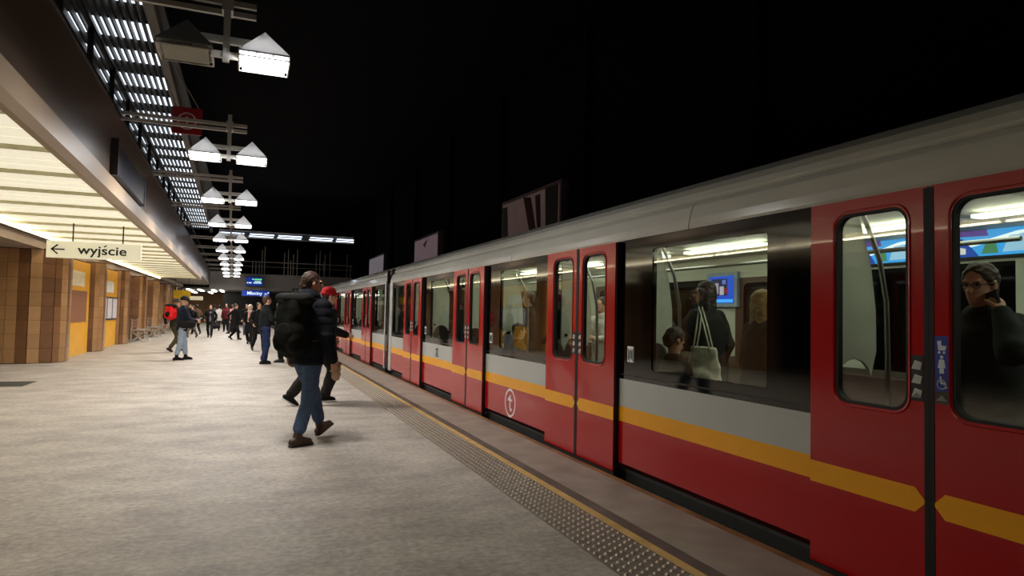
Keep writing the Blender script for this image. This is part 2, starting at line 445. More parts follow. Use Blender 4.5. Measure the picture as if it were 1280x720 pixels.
# ------------------------------------------------------------------ far bridge
BY = 57.0
b = MB(); b.box(-2.7, 8.25, BY, BY+0.3, 2.95, 4.25, mat((176, 174, 172), 0.7, 0, 0.1, 1.0)); b.box(-14, 8.25, BY+0.3, BY+12, 2.95, 3.1, mat((120, 118, 112), 0.7))
br = obj('wall_bridge', b, origin=(2.7, BY, 3), kind='structure')
b = MB(); b.box(-2.7, 8.25, BY+0.02, BY+0.08, 5.22, 5.28, M_BAR); b.box(-2.7, 8.25, BY+0.02, BY+0.06, 4.85, 4.88, M_BAR)
br_r = obj('bridge_railing', b, origin=(2.7, BY, 4.25)); props(br_r, 'pale steel railing with tall uprights on the concrete footbridge', 'railing')
for x, top in ((1.1, 6.2), (1.3, 6.5), (2.8, 6.1), (3.1, 6.4), (3.5, 6.0), (3.8, 6.4), (5.3, 6.1), (5.6, 6.4), (6.0, 6.1), (6.4, 6.4), (7.8, 6.2), (0.4, 5.25), (0.65, 5.25), (0.9, 5.25), (3.3, 5.5), (5.9, 5.5), (8.1, 5.25), (-1.5, 5.25), (-0.6, 5.25)):
    b = MB(); b.box(x-0.03, x+0.03, BY+0.02, BY+0.08, 4.25, top, M_BAR); obj('upright', b, br_r)
# lit truss across the hall
tr = empty('light_truss', (3, 53, 7.0), 'long horizontal truss with fluorescent tubes crossing the hall above the footbridge', 'light truss')
b = MB(); b.box(-2.0, 7.7, 52.9, 53.0, 7.18, 7.26, M_BAR); b.box(-2.0, 7.7, 52.9, 53.0, 6.70, 6.78, M_BAR); b.box(-2, 7.7, 53.02, 53.08, 6.75, 7.2, mat((100, 104, 106), 0.3, 0.6)); obj('frame', b, tr)
for x in (-1, 3, 7):
    b = MB(); b.box(x-0.012, x+0.012, 52.94, 52.96, 7.26, 10.0, M_DARKM); obj('hanger_rod', b, tr)
for i, x in enumerate((-1.2, 0.9, 2.9, 5.2, 7.2)):
    for dz in (0.0, 0.16):
        b = MB(); b.box(x-0.85+dz*0.4, min(x+0.85+dz*0.4, 7.7), 52.86, 52.92, 6.82+dz, 6.88+dz, emis((225, 238, 255), 2.6)); obj('tube', b, tr)
# far hall under the bridge
b = MB(); b.box(-14, 3.1, 74, 74.3, 0, 3, mat((150, 112, 74), 0.6, 0, 0.2, 0.6)); obj('wall_far_hall', b, origin=(0, 74, 0), kind='structure')
b = MB(); b.box(-1.9, 2.6, 64, 66, 0, 2.9, mat((22, 22, 22), 0.6))
o = obj('kiosk', b, origin=(0.3, 64, 0)); props(o, 'dark kiosk block under the concrete footbridge', 'kiosk'); bevel(o, 0.04)
for (x0, y0, L) in ((-2.6, 58.5, 5.0), (-2.0, 58.5, 5.0), (-3.6, 58.2, 5), (-4.4, 58.2, 5), (0.5, 66.5, 4), (-3.2, 66, 5), (-4.6, 66, 5)):
    b = MB(); b.box(x0, x0+0.22, y0, y0+L, 2.87, 2.945, emis((255, 250, 235), 7.0))
    o = obj('strip_light', b, origin=(x0, y0+L/2, 2.9)); props(o, 'white strip light on the ceiling under the footbridge', 'ceiling light', 'strip lights under the footbridge')
# departure boards
def board(x0, x1, z0, z1, y, label):
    t = empty('departure_board', ((x0+x1)/2, y, z0), label, 'display')
    b = MB(); b.box(x0, x1, y, y+0.15, z0, z1, mat((10, 12, 20), 0.4)); obj('housing', b, t)
    b = MB(); b.box(x0+0.03, x1-0.03, y-0.012, y, z0+0.03, z1-0.03, emis((16, 62, 170), 0.55)); obj('screen', b, t)
    b = MB()
    for x in (x0+0.3, x1-0.3): b.bar((x, y+0.1, z1-0.05), (x, BY+0.01, max(z1+0.1, 3.0)), 0.04, 0.04, M_DARKM)
    obj('hanger', b, t)
    return t
t = board(-0.05, 1.2, 3.28, 3.98, BY-0.6, 'blue departure screen with green and white lines on the footbridge front')
b = MB()
for (x0, x1, z, c) in ((0.42, 0.50, 3.80, (235, 245, 235)), (0.56, 1.12, 3.80, (110, 235, 120)), (0.02, 0.10, 3.52, (235, 240, 250)), (0.15, 0.36, 3.52, (220, 235, 250)), (0.50, 1.1, 3.52, (200, 225, 250)), (0.60, 1.05, 3.64, (170, 215, 180))):
    b.box(x0, x1, BY-0.625, BY-0.612, z-0.045, z+0.045, emis(c, 1.0))
obj('text_line', b, t)
t = board(-0.35, 1.75, 2.44, 2.93, BY-0.6, 'wide blue destination screen hanging just below the footbridge edge')
m_let = emis((215, 232, 255), 1.1); tb = text_mb('Mlociny', 0.36, m_let, 0.002, 0.006); xl = max(v[0] for v in text_mb('Ml', 0.36, m_let).v)-0.02; tb.bar((xl-0.05, 0, 0.11), (xl+0.05, 0, 0.19), 0.004, 0.03, m_let)
tb = moved(tb, lambda v: (v[0]+0.05, v[1]+BY-0.62, v[2]+2.58)); obj('lettering', tb, t)
b = MB(); b.box(1.36, 1.52, BY-0.625, BY-0.612, 2.62, 2.70, emis((215, 232, 255), 1.0)); b.box(1.58, 1.68, BY-0.625, BY-0.612, 2.70, 2.80, emis((215, 232, 255), 1.0)); obj('arrow_mark', b, t)

# ------------------------------------------------------------------ twin lamps
m_dif = emis((250, 250, 255), E_LAMP)
m_dif_off = mat((120, 116, 96), 0.5)
ORD = ['first', 'second', 'third', 'fourth', 'fifth', 'sixth', 'seventh', 'eighth', 'ninth', 'tenth', 'eleventh']
def lamp_mast(yl, lit, i):
    lab = ORD[i-1]+' twin pyramid lamp along the row after the one with an unlit head' if i else 'twin pyramid lamp whose left head is unlit, hung over the platform'
    t = empty('twin_lamp', (-0.3, yl, 3.74), lab, 'hanging lamp', 'twin lamps over the platform')
    xm = -0.26 - 0.078*i
    b = MB(); b.bar((fx(yl)-0.06, yl+0.06, 4.40), (xm+0.26, yl+0.06, 4.40), 0.045, 0.05, M_BAR); b.bar((fx(yl)-0.06, yl+0.14, 4.33), (xm+0.26, yl+0.14, 4.33), 0.045, 0.05, M_BAR); obj('crossbar', b, t)
    b = MB(); b.box(xm-0.03, xm+0.03, yl-0.01, yl+0.03, 3.80, 4.55, M_BAR); b.box(xm-0.05, xm+0.05, yl-0.02, yl+0.16, 4.30, 4.44, M_BAR); obj('mast', b, t)
    b = MB(); b.box(xm-0.36, xm+0.36, yl+0.0, yl+0.04, 3.98, 4.05, M_LAMPW); b.box(xm-0.14, xm+0.14, yl+0.0, yl+0.04, 3.84, 3.9, M_LAMPW); obj('arm', b, t)
    for s in (-1, 1):
        xc = xm + s*0.345; h = 0.235; zb, zt = 3.84, 4.15
        on = lit[0 if s < 0 else 1]
        b = MB(); yc = yl
        v = [(xc-h, yc-h, zb+.02), (xc+h, yc-h, zb+.02), (xc+h, yc+h, zb+.02), (xc-h, yc+h, zb+.02), (xc, yc, zt)]
        v2 = [(x, y_, z-0.012) for x, y_, z in v]
        b.add(v+v2, [(0, 1, 4), (1, 2, 4), (2, 3, 4), (3, 0, 4), (6, 5, 9), (7, 6, 9), (8, 7, 9), (5, 8, 9), (0, 5, 6, 1), (1, 6, 7, 2), (2, 7, 8, 3), (3, 8, 5, 0)], M_SHADE)
        sh = obj('shade', b, t)
        b = MB()
        for zq in (zb-0.035, zb+0.01):
            for (x0, x1, y0, y1) in ((-h, h, -h, -h+0.012), (-h, h, h-0.012, h), (-h, -h+0.012, -h, h), (h-0.012, h, -h, h)):
                b.box(xc+x0, xc+x1, yc+y0, yc+y1, zq, zq+0.012, M_LAMPW)
        for q in (-1, -0.33, 0.33, 1):
            for w in (-1, 1):
                b.box(xc+q*(h-0.006)-0.006, xc+q*(h-0.006)+0.006, yc+w*(h-0.006)-0.006, yc+w*(h-0.006)+0.006, zb-0.035, zb+0.02, M_LAMPW)
        obj('louvre_frame', b, sh)
        b = MB(); b.box(xc-h+0.04, xc+h-0.04, yc-h+0.04, yc+h-0.04, zb-0.028, zb+0.0, m_dif if on else m_dif_off); obj('diffuser', b, sh)
        if on:
            area_light('lamp_light', t, (xc-t.location.x, 0, zb-0.06-t.location.z), 0.4, P_LAMP, (1.0, 0.965, 0.91), spread=2.9)
    return t
for i in range(12):
    lamp_mast(6.9+4.65*i, (False, True) if i == 0 else (True, True), i)

# ------------------------------------------------------------------ red metro flag sign
t = empty('metro_sign', (-1.33, 16, 5.2), 'red square metro sign with white ring mark hung beside the gallery', 'sign')
b = MB(); b.box(-1.62, -1.03, 16, 16.06, 5.22, 5.80, mat((150, 14, 26), 0.4)); obj('panel', b, t)
obj('mark', metro_mark(0.19, mat((225, 190, 190), 0.5), lambda u, v, d: (-1.33+u, 15.994, 5.50+v)), t)
b = MB(); b.tube([(-1.55, 16.03, 5.8), (-2.0, 16.0, 6.98)], 0.012, M_BAR, 6); b.tube([(-1.1, 16.03, 5.8), (-1.8, 16.03, 6.98)], 0.012, M_BAR, 6); obj('hanger_rod', b, t)

# ------------------------------------------------------------------ exit sign
t = empty('exit_sign', (-2.95, 16.0, 2.39), 'white hanging sign reading wyjście with a left arrow', 'sign')
b = MB(); SX0, SX1, SZ0, SZ1 = -3.80, -2.10, 2.39, 2.74
b.box(SX0, SX1, 16.0, 16.06, SZ0, SZ1, added_glow((236, 232, 206), 0.30)); bevel(obj('panel', b, t), 0.008)  # glow added to brighten the sign face
tb = text_mb('wyjscie', 0.27, M_INK, 0.002, 0.004)
w = max(v[0] for v in tb.v); wa = max(v[0] for v in text_mb('wyj', 0.27, M_INK).v); wb_ = max(v[0] for v in text_mb('wyjs', 0.27, M_INK).v)
xs = (wa+wb_)/2+0.012; tb.bar((xs-0.012, 0, 0.168), (xs+0.030, 0, 0.205), 0.004, 0.022, M_INK)
tb = moved(tb, lambda v: (-3.25+v[0]*(0.88/w), 15.992+v[1], 2.49+v[2]*0.95)); obj('lettering', tb, t)
b = MB(); b.bar((-3.70, 15.994, 2.565), (-3.48, 15.994, 2.565), 0.008, 0.026, M_INK); b.bar((-3.71, 15.994, 2.56), (-3.60, 15.994, 2.66), 0.008, 0.028, M_INK); b.bar((-3.71, 15.994, 2.57), (-3.60, 15.994, 2.47), 0.008, 0.028, M_INK); obj('arrow', b, t)
b = MB()
for x in (-3.35, -2.45): b.tube([(x, 16.03, 2.74), (x, 16.03, 3.12)], 0.014, M_BLACK, 6)
obj('hanger_rod', b, t)
# yellow and white signs farther on
t = empty('hanging_sign', (-3.55, 44, 1.98), 'yellow hanging sign beyond the end of the lit soffit', 'sign')
b = MB(); b.box(-4.0, -3.1, 44, 44.08, 1.98, 2.46, mat((244, 200, 10), 0.5)); bevel(obj('panel', b, t), 0.01)
b = MB(); b.tube([(-3.9, 44.04, 2.46), (-3.9, 44.04, 3.26)], 0.015, M_BLACK, 6); b.tube([(-3.2, 44.04, 2.46), (-3.2, 44.04, 3.26)], 0.015, M_BLACK, 6); obj('hanger_rod', b, t)
t = empty('hanging_sign', (-3.2, 53, 2.0), 'small white hanging sign behind the yellow sign', 'sign')
b = MB(); b.box(-3.75, -2.9, 53, 53.08, 2.0, 2.28, emis((240, 225, 190), 0.5)); bevel(obj('panel', b, t), 0.01)
b = MB(); b.tube([(-3.6, 53.04, 2.28), (-3.6, 53.04, 3.26)], 0.015, M_BLACK, 6); b.tube([(-3.0, 53.04, 2.28), (-3.0, 53.04, 3.26)], 0.015, M_BLACK, 6); obj('hanger_rod', b, t)

# ------------------------------------------------------------------ tiled columns
TD = [mat((122, 84, 54), 0.3, 0, 0.12, 6), mat((112, 77, 50), 0.3, 0, 0.12, 6), mat((130, 91, 60), 0.3, 0, 0.12, 6)]
TL = [mat((174, 134, 92), 0.3, 0, 0.10, 6), mat((164, 126, 86), 0.3, 0, 0.10, 6)]
m_grout = mat((70, 48, 32), 0.8)
PATH = [(-6.9, 0), (-4.86, 0), (-4.40, 0.22), (-4.20, 0.56), (-4.20, 0.95), (-4.42, 1.25), (-6.9, 1.35)]
TW, TH = 0.235, 0.345
tb_ = MB(); tb_.box(-TW/2+0.004, TW/2-0.004, -0.012, 0.012, 0.004, TH-0.004, TD[0]); tile_me = tb_.mesh('tile')
def column(y0, single, label, group, seed):
    rng = random.Random(seed)
    t = empty('tiled_column', (-5.2, y0, 0), label, 'column', group)
    core = MB(); core.prism([(x, y0+y_) for x, y_ in PATH], 'z', 0, 2.80, m_grout); obj('core', core, t)
    # walk the outline
    pts = []
    for (a, c) in zip(PATH[:-1], PATH[1:]):
        a, c = Vector((*a, 0)), Vector((*c, 0)); L = (c-a).length; n = max(1, round(L/TW))
        for k in range(n): pts.append((a+(c-a)*((k+0.5)/n), math.atan2((c-a).y, (c-a).x), L/n))
    mbs = MB(); pat = [0, 1, 0, 0, 1, 0, 1, 1]
    for k, (p, ang, w) in enumerate(pts):
        light = pat[(k+seed) % 8]
        nrm = Vector((math.sin(ang), -math.cos(ang), 0))
        for r in range(8):
            mt = rng.choice(TL if light else TD)
            q = p + nrm*(0.008+rng.random()*0.004)
            if single:
                o = inst('tile', tile_me, t, (q.x+5.2, q.y, r*TH+0.01), ang, mt); o.scale = (w/TW, 1, 1)
            else:
                c_, s_ = math.cos(ang), math.sin(ang); hw = w/2-0.004
                vs = [(q.x+c_*u-s_*d, y0+q.y+s_*u+c_*d, r*TH+0.01+z) for u in (-hw, hw) for d in (-0.012, 0.012) for z in (0.004, TH-0.004)]
                mbs.add(vs, [(0, 1, 3, 2), (4, 6, 7, 5), (0, 4, 5, 1), (2, 3, 7, 6), (0, 2, 6, 4), (1, 5, 7, 3)], mt)
    if not single: obj('tile_cladding', mbs, t, kind='stuff')
    return t
column(19.2, True, 'broad brown tiled column beside the yellow poster panel', None, 0)
column(23.8, True, 'brown tiled column between the yellow poster panel and the timetable panel', None, 3)
column(28.5, True, 'brown tiled column between the timetable panel and the waiting benches', None, 5)
for i in range(6): column(33.2+4.7*i, False, ORD[i]+' brown tiled column after the first waiting bench past the timetable panel', 'tiled columns by the benches', 1+2*i)
# wall behind columns
b = MB(); b.box(-7.1, -6.9, 14, 62, 0, 2.8, mat((128, 84, 50), 0.5, 0, 0.15, 1.5)); obj('wall_column_hall', b, origin=(-7, 38, 0), kind='structure')
# yellow panels
M_PY = mat((236, 172, 30), 0.4, 0, 0.06, 3)
t = empty('poster_panel', (-4.5, 21.6, 0), 'yellow panel with brown poster between two tiled columns', 'panel')
b = MB(); b.box(-4.62, -4.46, 20.6, 23.7, 0, 2.7, M_PY); obj('board', b, t)
b = MB(); b.box(-4.46, -4.40, 20.6, 20.95, 0, 2.7, mat((240, 165, 20), 0.4)); obj('edge_post', b, t)
b = MB(); b.box(-4.46, -4.44, 21.3, 23.3, 0.95, 1.85, mat((140, 88, 52), 0.5)); obj('poster', b, t)
b = MB(); b.box(-4.46, -4.44, 21.3, 22.9, 1.98, 2.4, mat((232, 220, 190), 0.5)); obj('notice', b, t)
t = empty('timetable_panel', (-4.5, 26.3, 0), 'yellow panel with black framed timetables and a white notice', 'panel')
b = MB(); b.box(-4.62, -4.46, 25.2, 28.4, 0, 2.7, M_PY); obj('board', b, t)
b = MB(); b.box(-4.46, -4.42, 25.4, 28.3, 0.95, 1.75, M_BLACK); fr = obj('frame', b, t)
for k in range(3):
    b = MB(); b.box(-4.42, -4.415, 25.5+0.95*k, 26.3+0.95*k, 1.0, 1.7, mat((205, 200, 205), 0.5, 0, 0.2, 30)); obj('timetable_sheet', b, fr)
b = MB(); b.box(-4.46, -4.44, 25.9, 27.6, 1.9, 2.3, mat((225, 228, 222), 0.5)); obj('notice', b, t)
# benches
def bench(y0, k):
    t = empty('waiting_bench', (-4.0, y0, 0), ORD[k]+' slatted waiting bench along the tiled columns after the timetable panel', 'bench', 'benches along the tiled columns')
    wood = mat((120, 78, 46), 0.5, 0, 0.2, 12); pale = mat((205, 202, 196), 0.4, 0.3)
    for k in range(4):
        b = MB(); b.box(-4.22+0.11*k, -4.13+0.11*k, y0-1.0, y0+1.0, 0.43, 0.46, wood); obj('seat_slat', b, t)
    for k in range(3):
        b = MB(); b.box(-4.27, -4.245, y0-1.0, y0+1.0, 0.56+0.12*k, 0.65+0.12*k, wood); obj('back_slat', b, t)
    for yy_ in (-0.8, 0.8):
        b = MB(); b.bar((-4.26, y0+yy_, 0), (-4.26, y0+yy_, 0.92), 0.05, 0.05, pale); b.bar((-3.80, y0+yy_, 0), (-4.24, y0+yy_, 0.44), 0.05, 0.05, pale); b.bar((-4.24, y0+yy_, 0.0), (-3.80, y0+yy_, 0.44), 0.05, 0.05, pale)
        b.box(-4.26, -3.76, y0+yy_-0.04, y0+yy_+0.04, 0.46, 0.50, pale); obj('leg', b, t)
    return t
for k, yq in enumerate((31.5, 36.2, 40.9, 45.6)): bench(yq, k)

# ------------------------------------------------------------------ billboards on the tunnel wall
def billboard(y0, y1, z0, z1, cols, label, seed, glow=0.06):
    rng = random.Random(seed)
    t = empty('billboard', (9.1, (y0+y1)/2, z0), label, 'billboard')
    b = MB(); b.box(8.93, 9.2, y0, y1, z0, z1, mat((120, 108, 112), 0.6)); obj('frame', b, t)
    b = MB(); b.box(8.91, 8.93, y0+0.12, y1-0.12, z0+0.12, z1-0.12, added_glow(cols[0], glow)); p = obj('poster', b, t)  # slight glow added to lift the poster out of the dark
    for c, poly in cols[1:]:
        b = MB(); b.prism([(y1-u*(y1-y0), z0+v*(z1-z0)) for u, v in poly], 'x', 8.900, 8.908, mat(c, 0.5)); obj('print', b, p)
billboard(18.4, 23.5, 3.4, 5.66, [(176, 152, 148), ((60, 58, 70), [(.03, .05), (.16, .05), (.12, .9), (.03, .9)]), ((70, 20, 30), [(.42, .95), (.55, .9), (.66, .3), (.55, .3)]), ((84, 40, 48), [(.62, .9), (.7, .9), (.72, .4), (.66, .4)]), ((110, 92, 96), [(.35, .05), (.7, .05), (.68, .3), (.36, .3)]), ((44, 36, 46), [(.8, .05), (.97, .05), (.97, .95), (.78, .95)])], 'large poster billboard with dark red shapes on the tunnel wall', 1)
billboard(32.5, 37.6, 3.4, 5.6, [(176, 150, 160), ((120, 96, 108), [(.4, .8), (.6, .9), (.5, .7)])], 'pale pink billboard on the tunnel wall above the train roof', 2, 0.16)
billboard(46.8, 52.7, 3.4, 5.6, [(168, 158, 168)], 'pale grey billboard on the tunnel wall by the footbridge', 3, 0.26)

# ================================================================== TRAIN
CX = XT + 1.36
DC = [2.295, 6.07, 9.71, 13.36]; DH = 0.745
Y0, Y1 = -0.25, 15.85
car = empty('metro_car', (CX, 7.8, -1.0), 'nearest red, white and yellow metro car, with the woman on the phone at its door', 'train car')
segs = []; a = Y0
for c in DC: segs.append((a, c-DH)); a = c+DH
segs.append((a, Y1))
ZS0, ZS1, ZS2, ZB, ZT = 0.10, 0.475, 0.61, 0.86, 2.12
def sticker_marks(b, x, y, z, w, h, cols):
    pass
for si, (a, c) in enumerate(segs):
    a0 = a - (0.10 if si else 0); c0 = c + (0.10 if si < len(segs)-1 else 0)   # run on behind the proud doors
    b = MB(); b.box(XT, XT+0.06, a0, c0, ZS1, ZS2, M_YEL); b.box(XT, XT+0.06, a0, c0, ZS2, ZB, M_GREY); b.box(XT, XT+0.06, a0, c0, ZS0, ZS1, M_RED)
    sp = obj('side_panel', b, car)
    b = MB(); b.prism([(XT+0.002, ZS0), (XT+0.05, ZS0-0.05), (XT+0.10, ZS0-0.05), (XT+0.10, ZS0)], 'y', a0, c0, mat((90, 10, 14), 0.4)); obj('skirt_lip', b, sp)
    if 0 < si < 4:
        w0, w1 = a+0.42, c-0.52
    elif si == 0: w0, w1 = a+0.5, c-0.45
    else: w0, w1 = a+0.35, c-0.42
    b = MB(); b.plate_hole((a0, c0, ZB, ZT), (w0, w1, 0.97, 2.01), 0.03, XT+0.004, XT+0.05, M_BGLASS, 4); wb = obj('window_band', b, car, label='black glazed window band')
    b = MB(); b.box(XT+0.012, XT+0.020, w0-0.005, w1+0.005, 0.965, 2.015, M_PANE); obj('window_pane', b, wb)
    b = MB(); b.box(XT-0.002, XT+0.004, a0, c0, 0.895, 0.905, mat((60, 60, 60), 0.3, 0.6)); obj('trim_strip', b, wb)
    if si in (1, 2, 3):
        b = MB(); yq = c-0.20; b.box(XT-0.002, XT+0.004, yq-0.05, yq+0.05, 1.02, 1.16, M_WHITE)
        for q in range(5): b.box(XT-0.004, XT-0.002, yq-0.045+0.018*q, yq-0.035+0.018*q, 1.03+0.012*(q % 3), 1.14-0.015*(q % 2), M_INK)
        obj('sticker', b, wb, label='small white notice sticker')
# mark and running number
obj('metro_mark', metro_mark(0.185, mat((235, 225, 225), 0.5), lambda u, v, d: (XT-0.002, 7.99-u, 0.285+v*0.99)), car, label='white ring and arrow mark')
tb = moved(text_mb('22', 0.16, M_INK, 0.0005, 0.004), lambda v: (XT-0.003, 11.64-v[0], 0.68+v[2])); tb.box(XT-0.003, XT-0.001, 11.44, 11.64, 0.645, 0.665, M_INK)
obj('fleet_number', tb, car)
# doors
LX0, LX1 = 3.155, 3.20
for di, dc in enumerate(DC):
    for s in (-1, 1):                                   # s=+1 the far leaf, s=-1 the near leaf
        e0, e1 = (dc+0.012, dc+DH) if s > 0 else (dc-DH, dc-0.012)
        w0, w1 = (dc+0.115, dc+DH-0.18) if s > 0 else (dc-DH+0.18, dc-0.115)
        b = MB(); b.plate_hole((e0, e1, 0.015, ZT-0.01), (w0, w1, 0.965, 2.03), 0.085, LX0, LX1, M_RED, 8)
        leaf = obj('door_leaf', b, car)
        b = MB(); b.plate_hole((w0-0.004, w1+0.004, 0.961, 2.034), (w0+0.014, w1-0.014, 0.979, 2.016), 0.08, LX0+0.004, LX1-0.004, M_RUB, 8)
        v = []
        obj('gasket', b, leaf)
        b = MB(); b.prism(rrect(w0+0.002, w1-0.002, 0.967, 2.028, 0.083, 8), 'x', LX0+0.022, LX0+0.030, M_PANE); obj('window_pane', b, leaf)
        # red bead round the opening
        R = rrect(w0-0.012, w1+0.012, 0.953, 2.042, 0.095, 6); R.append(R[0])
        b = MB(); b.tube([(LX0, y_, z_) for y_, z_ in R], 0.007, M_RED, 5); obj('window_bead', b, leaf)
        # stripe with pointed inner end
        yo, yi = (e1, e0+0.006) if s > 0 else (e0, e1-0.006)
        d = 0.06*(-1 if s > 0 else 1)
        b = MB(); b.prism([(yo, ZS1), (yi-d, ZS1), (yi, (ZS1+ZS2)/2-0.006), (yi-d, ZS2-0.012), (yo, ZS2-0.012)], 'x', LX0-0.002, LX0+0.001, M_YEL); obj('stripe', b, leaf)
        # rubber edges
        b = MB()
        ye = e0 if s > 0 else e1
        b.box(LX0-0.003, LX1+0.01, ye-0.014, ye+0.014, 0.012, ZT-0.02, M_RUB)
        yo2 = e1 if s > 0 else e0
        b.box(LX0+0.012, XT+0.004, yo2-0.012, yo2+0.012, 0.012, ZT-0.01, M_RUB); obj('rubber_seal', b, leaf)
        # stickers by the seam
        yc = dc+0.065*s
        if s > 0:
            b = MB(); b.box(LX0-0.002, LX0, yc-0.035, yc+0.035, 1.03, 1.26, M_BLACK)
            for k in range(3):
                zc = 1.21-0.07*k
                b.prism([(yc+0.028, zc-0.02), (yc-0.02, zc-0.024), (yc-0.028, zc+0.014), (yc+0.01, zc+0.024)], 'x', LX0-0.004, LX0-0.002, mat((190, 190, 186), 0.4))
            b.prism([(yc+0.028, 1.045), (yc-0.028, 1.045), (yc, 1.075)], 'x', LX0-0.004, LX0-0.002, mat((120, 120, 118), 0.4))
            obj('sticker', b, leaf, label='black and white warning sticker')
        else:
            blue = mat((24, 56, 150), 0.4) if di == 0 else M_BLACK
            z1 = 1.36 if di == 0 else 1.26
            b = MB(); b.box(LX0-0.002, LX0, yc-0.035, yc+0.035, 1.09 if di == 0 else 1.03, z1, blue); b.box(LX0-0.002, LX0, yc-0.035, yc+0.035, 1.03, 1.09, mat((46, 44, 42), 0.5))
            wm = mat((200, 206, 220), 0.4); xa, xb = LX0-0.004, LX0-0.002
            if di == 0:
                # pram
                b.prism([(yc+.022, 1.335), (yc+.002, 1.338), (yc+.002, 1.315), (yc-.024, 1.312), (yc-.018, 1.290), (yc+.016, 1.290)], 'x', xa, xb, wm)
                for q in (-.012, .012): b.prism([(yc+q+.007*math.cos(a), 1.280+.007*math.sin(a)) for a in [i*PI/4 for i in range(8)]], 'x', xa, xb, wm)
                # walking person
                b.prism([(yc+.008*math.cos(a), 1.258+.009*math.sin(a)) for a in [i*PI/4 for i in range(8)]], 'x', xa, xb, wm)
                b.prism([(yc+.012, 1.246), (yc-.012, 1.246), (yc-.020, 1.205), (yc-.010, 1.205), (yc-.012, 1.178), (yc+.012, 1.178), (yc+.010, 1.205), (yc+.020, 1.205)], 'x', xa, xb, wm)
                # wheelchair
                ring = [(yc+.022*math.cos(a), 1.125+.022*math.sin(a)) for a in [i*PI/8 for i in range(16)]]
                b.tube([(xa, *p) for p in ring+[ring[0]]], 0.003, wm, 4)
                b.prism([(yc+.010, 1.165), (yc+.002, 1.165), (yc-.002, 1.138), (yc-.024, 1.132), (yc-.028, 1.108), (yc-.018, 1.106), (yc-.016, 1.124), (yc+.008, 1.128)], 'x', xa, xb, wm)
            else:
                for k in range(3):
                    zc = 1.21-0.07*k
                    b.prism([(yc+0.028, zc-0.014), (yc-0.02, zc-0.024), (yc-0.028, zc+0.02), (yc+0.01, zc+0.016)], 'x', xa, xb, mat((190, 190, 186), 0.4))
            b.prism([(yc+0.028, 1.045), (yc-0.028, 1.045), (yc, 1.075)], 'x', xa, xb, mat((120, 120, 118), 0.4))
            obj('sticker', b, leaf, label='blue accessibility sticker' if di == 0 else 'black and white warning sticker')
    b = MB(); b.box(XT-0.04, XT+0.3, dc-DH, dc+DH, -0.02, 0.012, mat((60, 58, 54), 0.5, 0.4)); obj('door_sill', b, car)
# cantrail panels, roof, underframe
seam = [Y0, 4.30, 8.05, 11.8, Y1]
prof_l = [(XT-0.004, ZT), (XT-0.006, ZT+0.02), (XT+0.005, 2.20), (XT+0.035, 2.30), (XT+0.06, 2.335), (XT+0.12, 2.335), (XT+0.12, ZT)]
for a, c in zip(seam[:-1], seam[1:]):
    b = MB(); b.prism(prof_l, 'y', a+0.006, c-0.006, M_ROOF); obj('cantrail_panel', b, car)
prof_r = [(XT+0.10, 2.335), (XT+0.075, 2.37), (XT+0.10, 2.42), (XT+0.16, 2.48), (XT+0.30, 2.56), (XT+0.55, 2.63), (CX, 2.68)]
pr = prof_r + [(2*CX-x, z) for x, z in reversed(prof_r[:-1])] + [(2*CX-XT-0.10, 2.42), (2*CX-XT-0.25, 2.50), (CX, 2.56), (XT+0.25, 2.50), (XT+0.14, 2.40)]
b = MB(); n = len(pr)
bo = MB(); bo.prism(pr, 'y', Y0, Y1, M_ROOF); obj('roof', bo, car)
b = MB(); b.box(XT+0.06, 2*CX-XT-0.06, Y0, Y1, -0.10, 0.02, mat((30, 31, 30), 0.6)); b.box(XT+0.12, XT+0.3, Y0+0.4, Y1-0.4, -0.75, -0.10, mat((24, 24, 24), 0.7))
for yq in np.arange(Y0+0.3, Y1, 0.9): b.box(XT+0.10, XT+0.13, yq, yq+0.5, -0.55, -0.14, mat((36, 36, 35), 0.6))
obj('underframe', b, car)
for ya, yb in ((Y1-0.28, Y1), (Y0, Y0+0.1)):
    b = MB(); b.box(XT-0.01, XT+0.14, ya, yb, 0.05, 2.12, M_GREY); obj('end_pillar', b, car)
for ya, yb in ((Y1-0.05, Y1), (Y0, Y0+0.04)):
    b = MB(); b.box(XT+0.02, 2*CX-XT-0.02, ya, yb, -0.1, 2.45, M_BLACK); obj('end_wall', b, car)
b = MB()
for k in range(6): b.box(XT+0.35+0.02*(k % 2), 2*CX-XT-0.35-0.02*(k % 2), Y1+k*0.083, Y1+(k+1)*0.083, 0.0, 2.35, M_BLACK)
obj('gangway_bellows', b, car)
# interior
M_INT = mat((196, 198, 182), 0.5, 0, 0.03, 1.0)
XF = 2*CX-XT-0.10       # inner face of the far side
b = MB(); b.box(XT+0.06, XF, Y0, Y1, 0.02, 0.05, mat((70, 72, 74), 0.5, 0, 0.2, 20)); obj('interior_floor', b, car)
b = MB(); b.prism([(XT+0.13, 2.13), (XT+0.16, 2.18), (XT+0.45, 2.28), (CX, 2.32), (XF-0.35, 2.28), (XF-0.05, 2.22), (XF-0.05, 2.26), (CX, 2.36), (XT+0.13, 2.30)], 'y', Y0+0.05, Y1-0.05, M_INT); obj('interior_ceiling', b, car)
b = MB()
b.box(XF-0.01, XF+0.10, Y0, Y1, -0.05, 0.95, mat((84, 74, 62), 0.6)); b.box(XF-0.01, XF+0.10, Y0, Y1, 1.95, 2.33, M_INT)
for si, (a, c) in enumerate(segs):
    b.box(XF-0.01, XF+0.10, a-0.02, a+0.45, 0.95, 1.95, M_INT); b.box(XF-0.01, XF+0.10, c-0.45, c+0.02, 0.95, 1.95, M_INT)
iw = obj('far_side_wall', b, car)
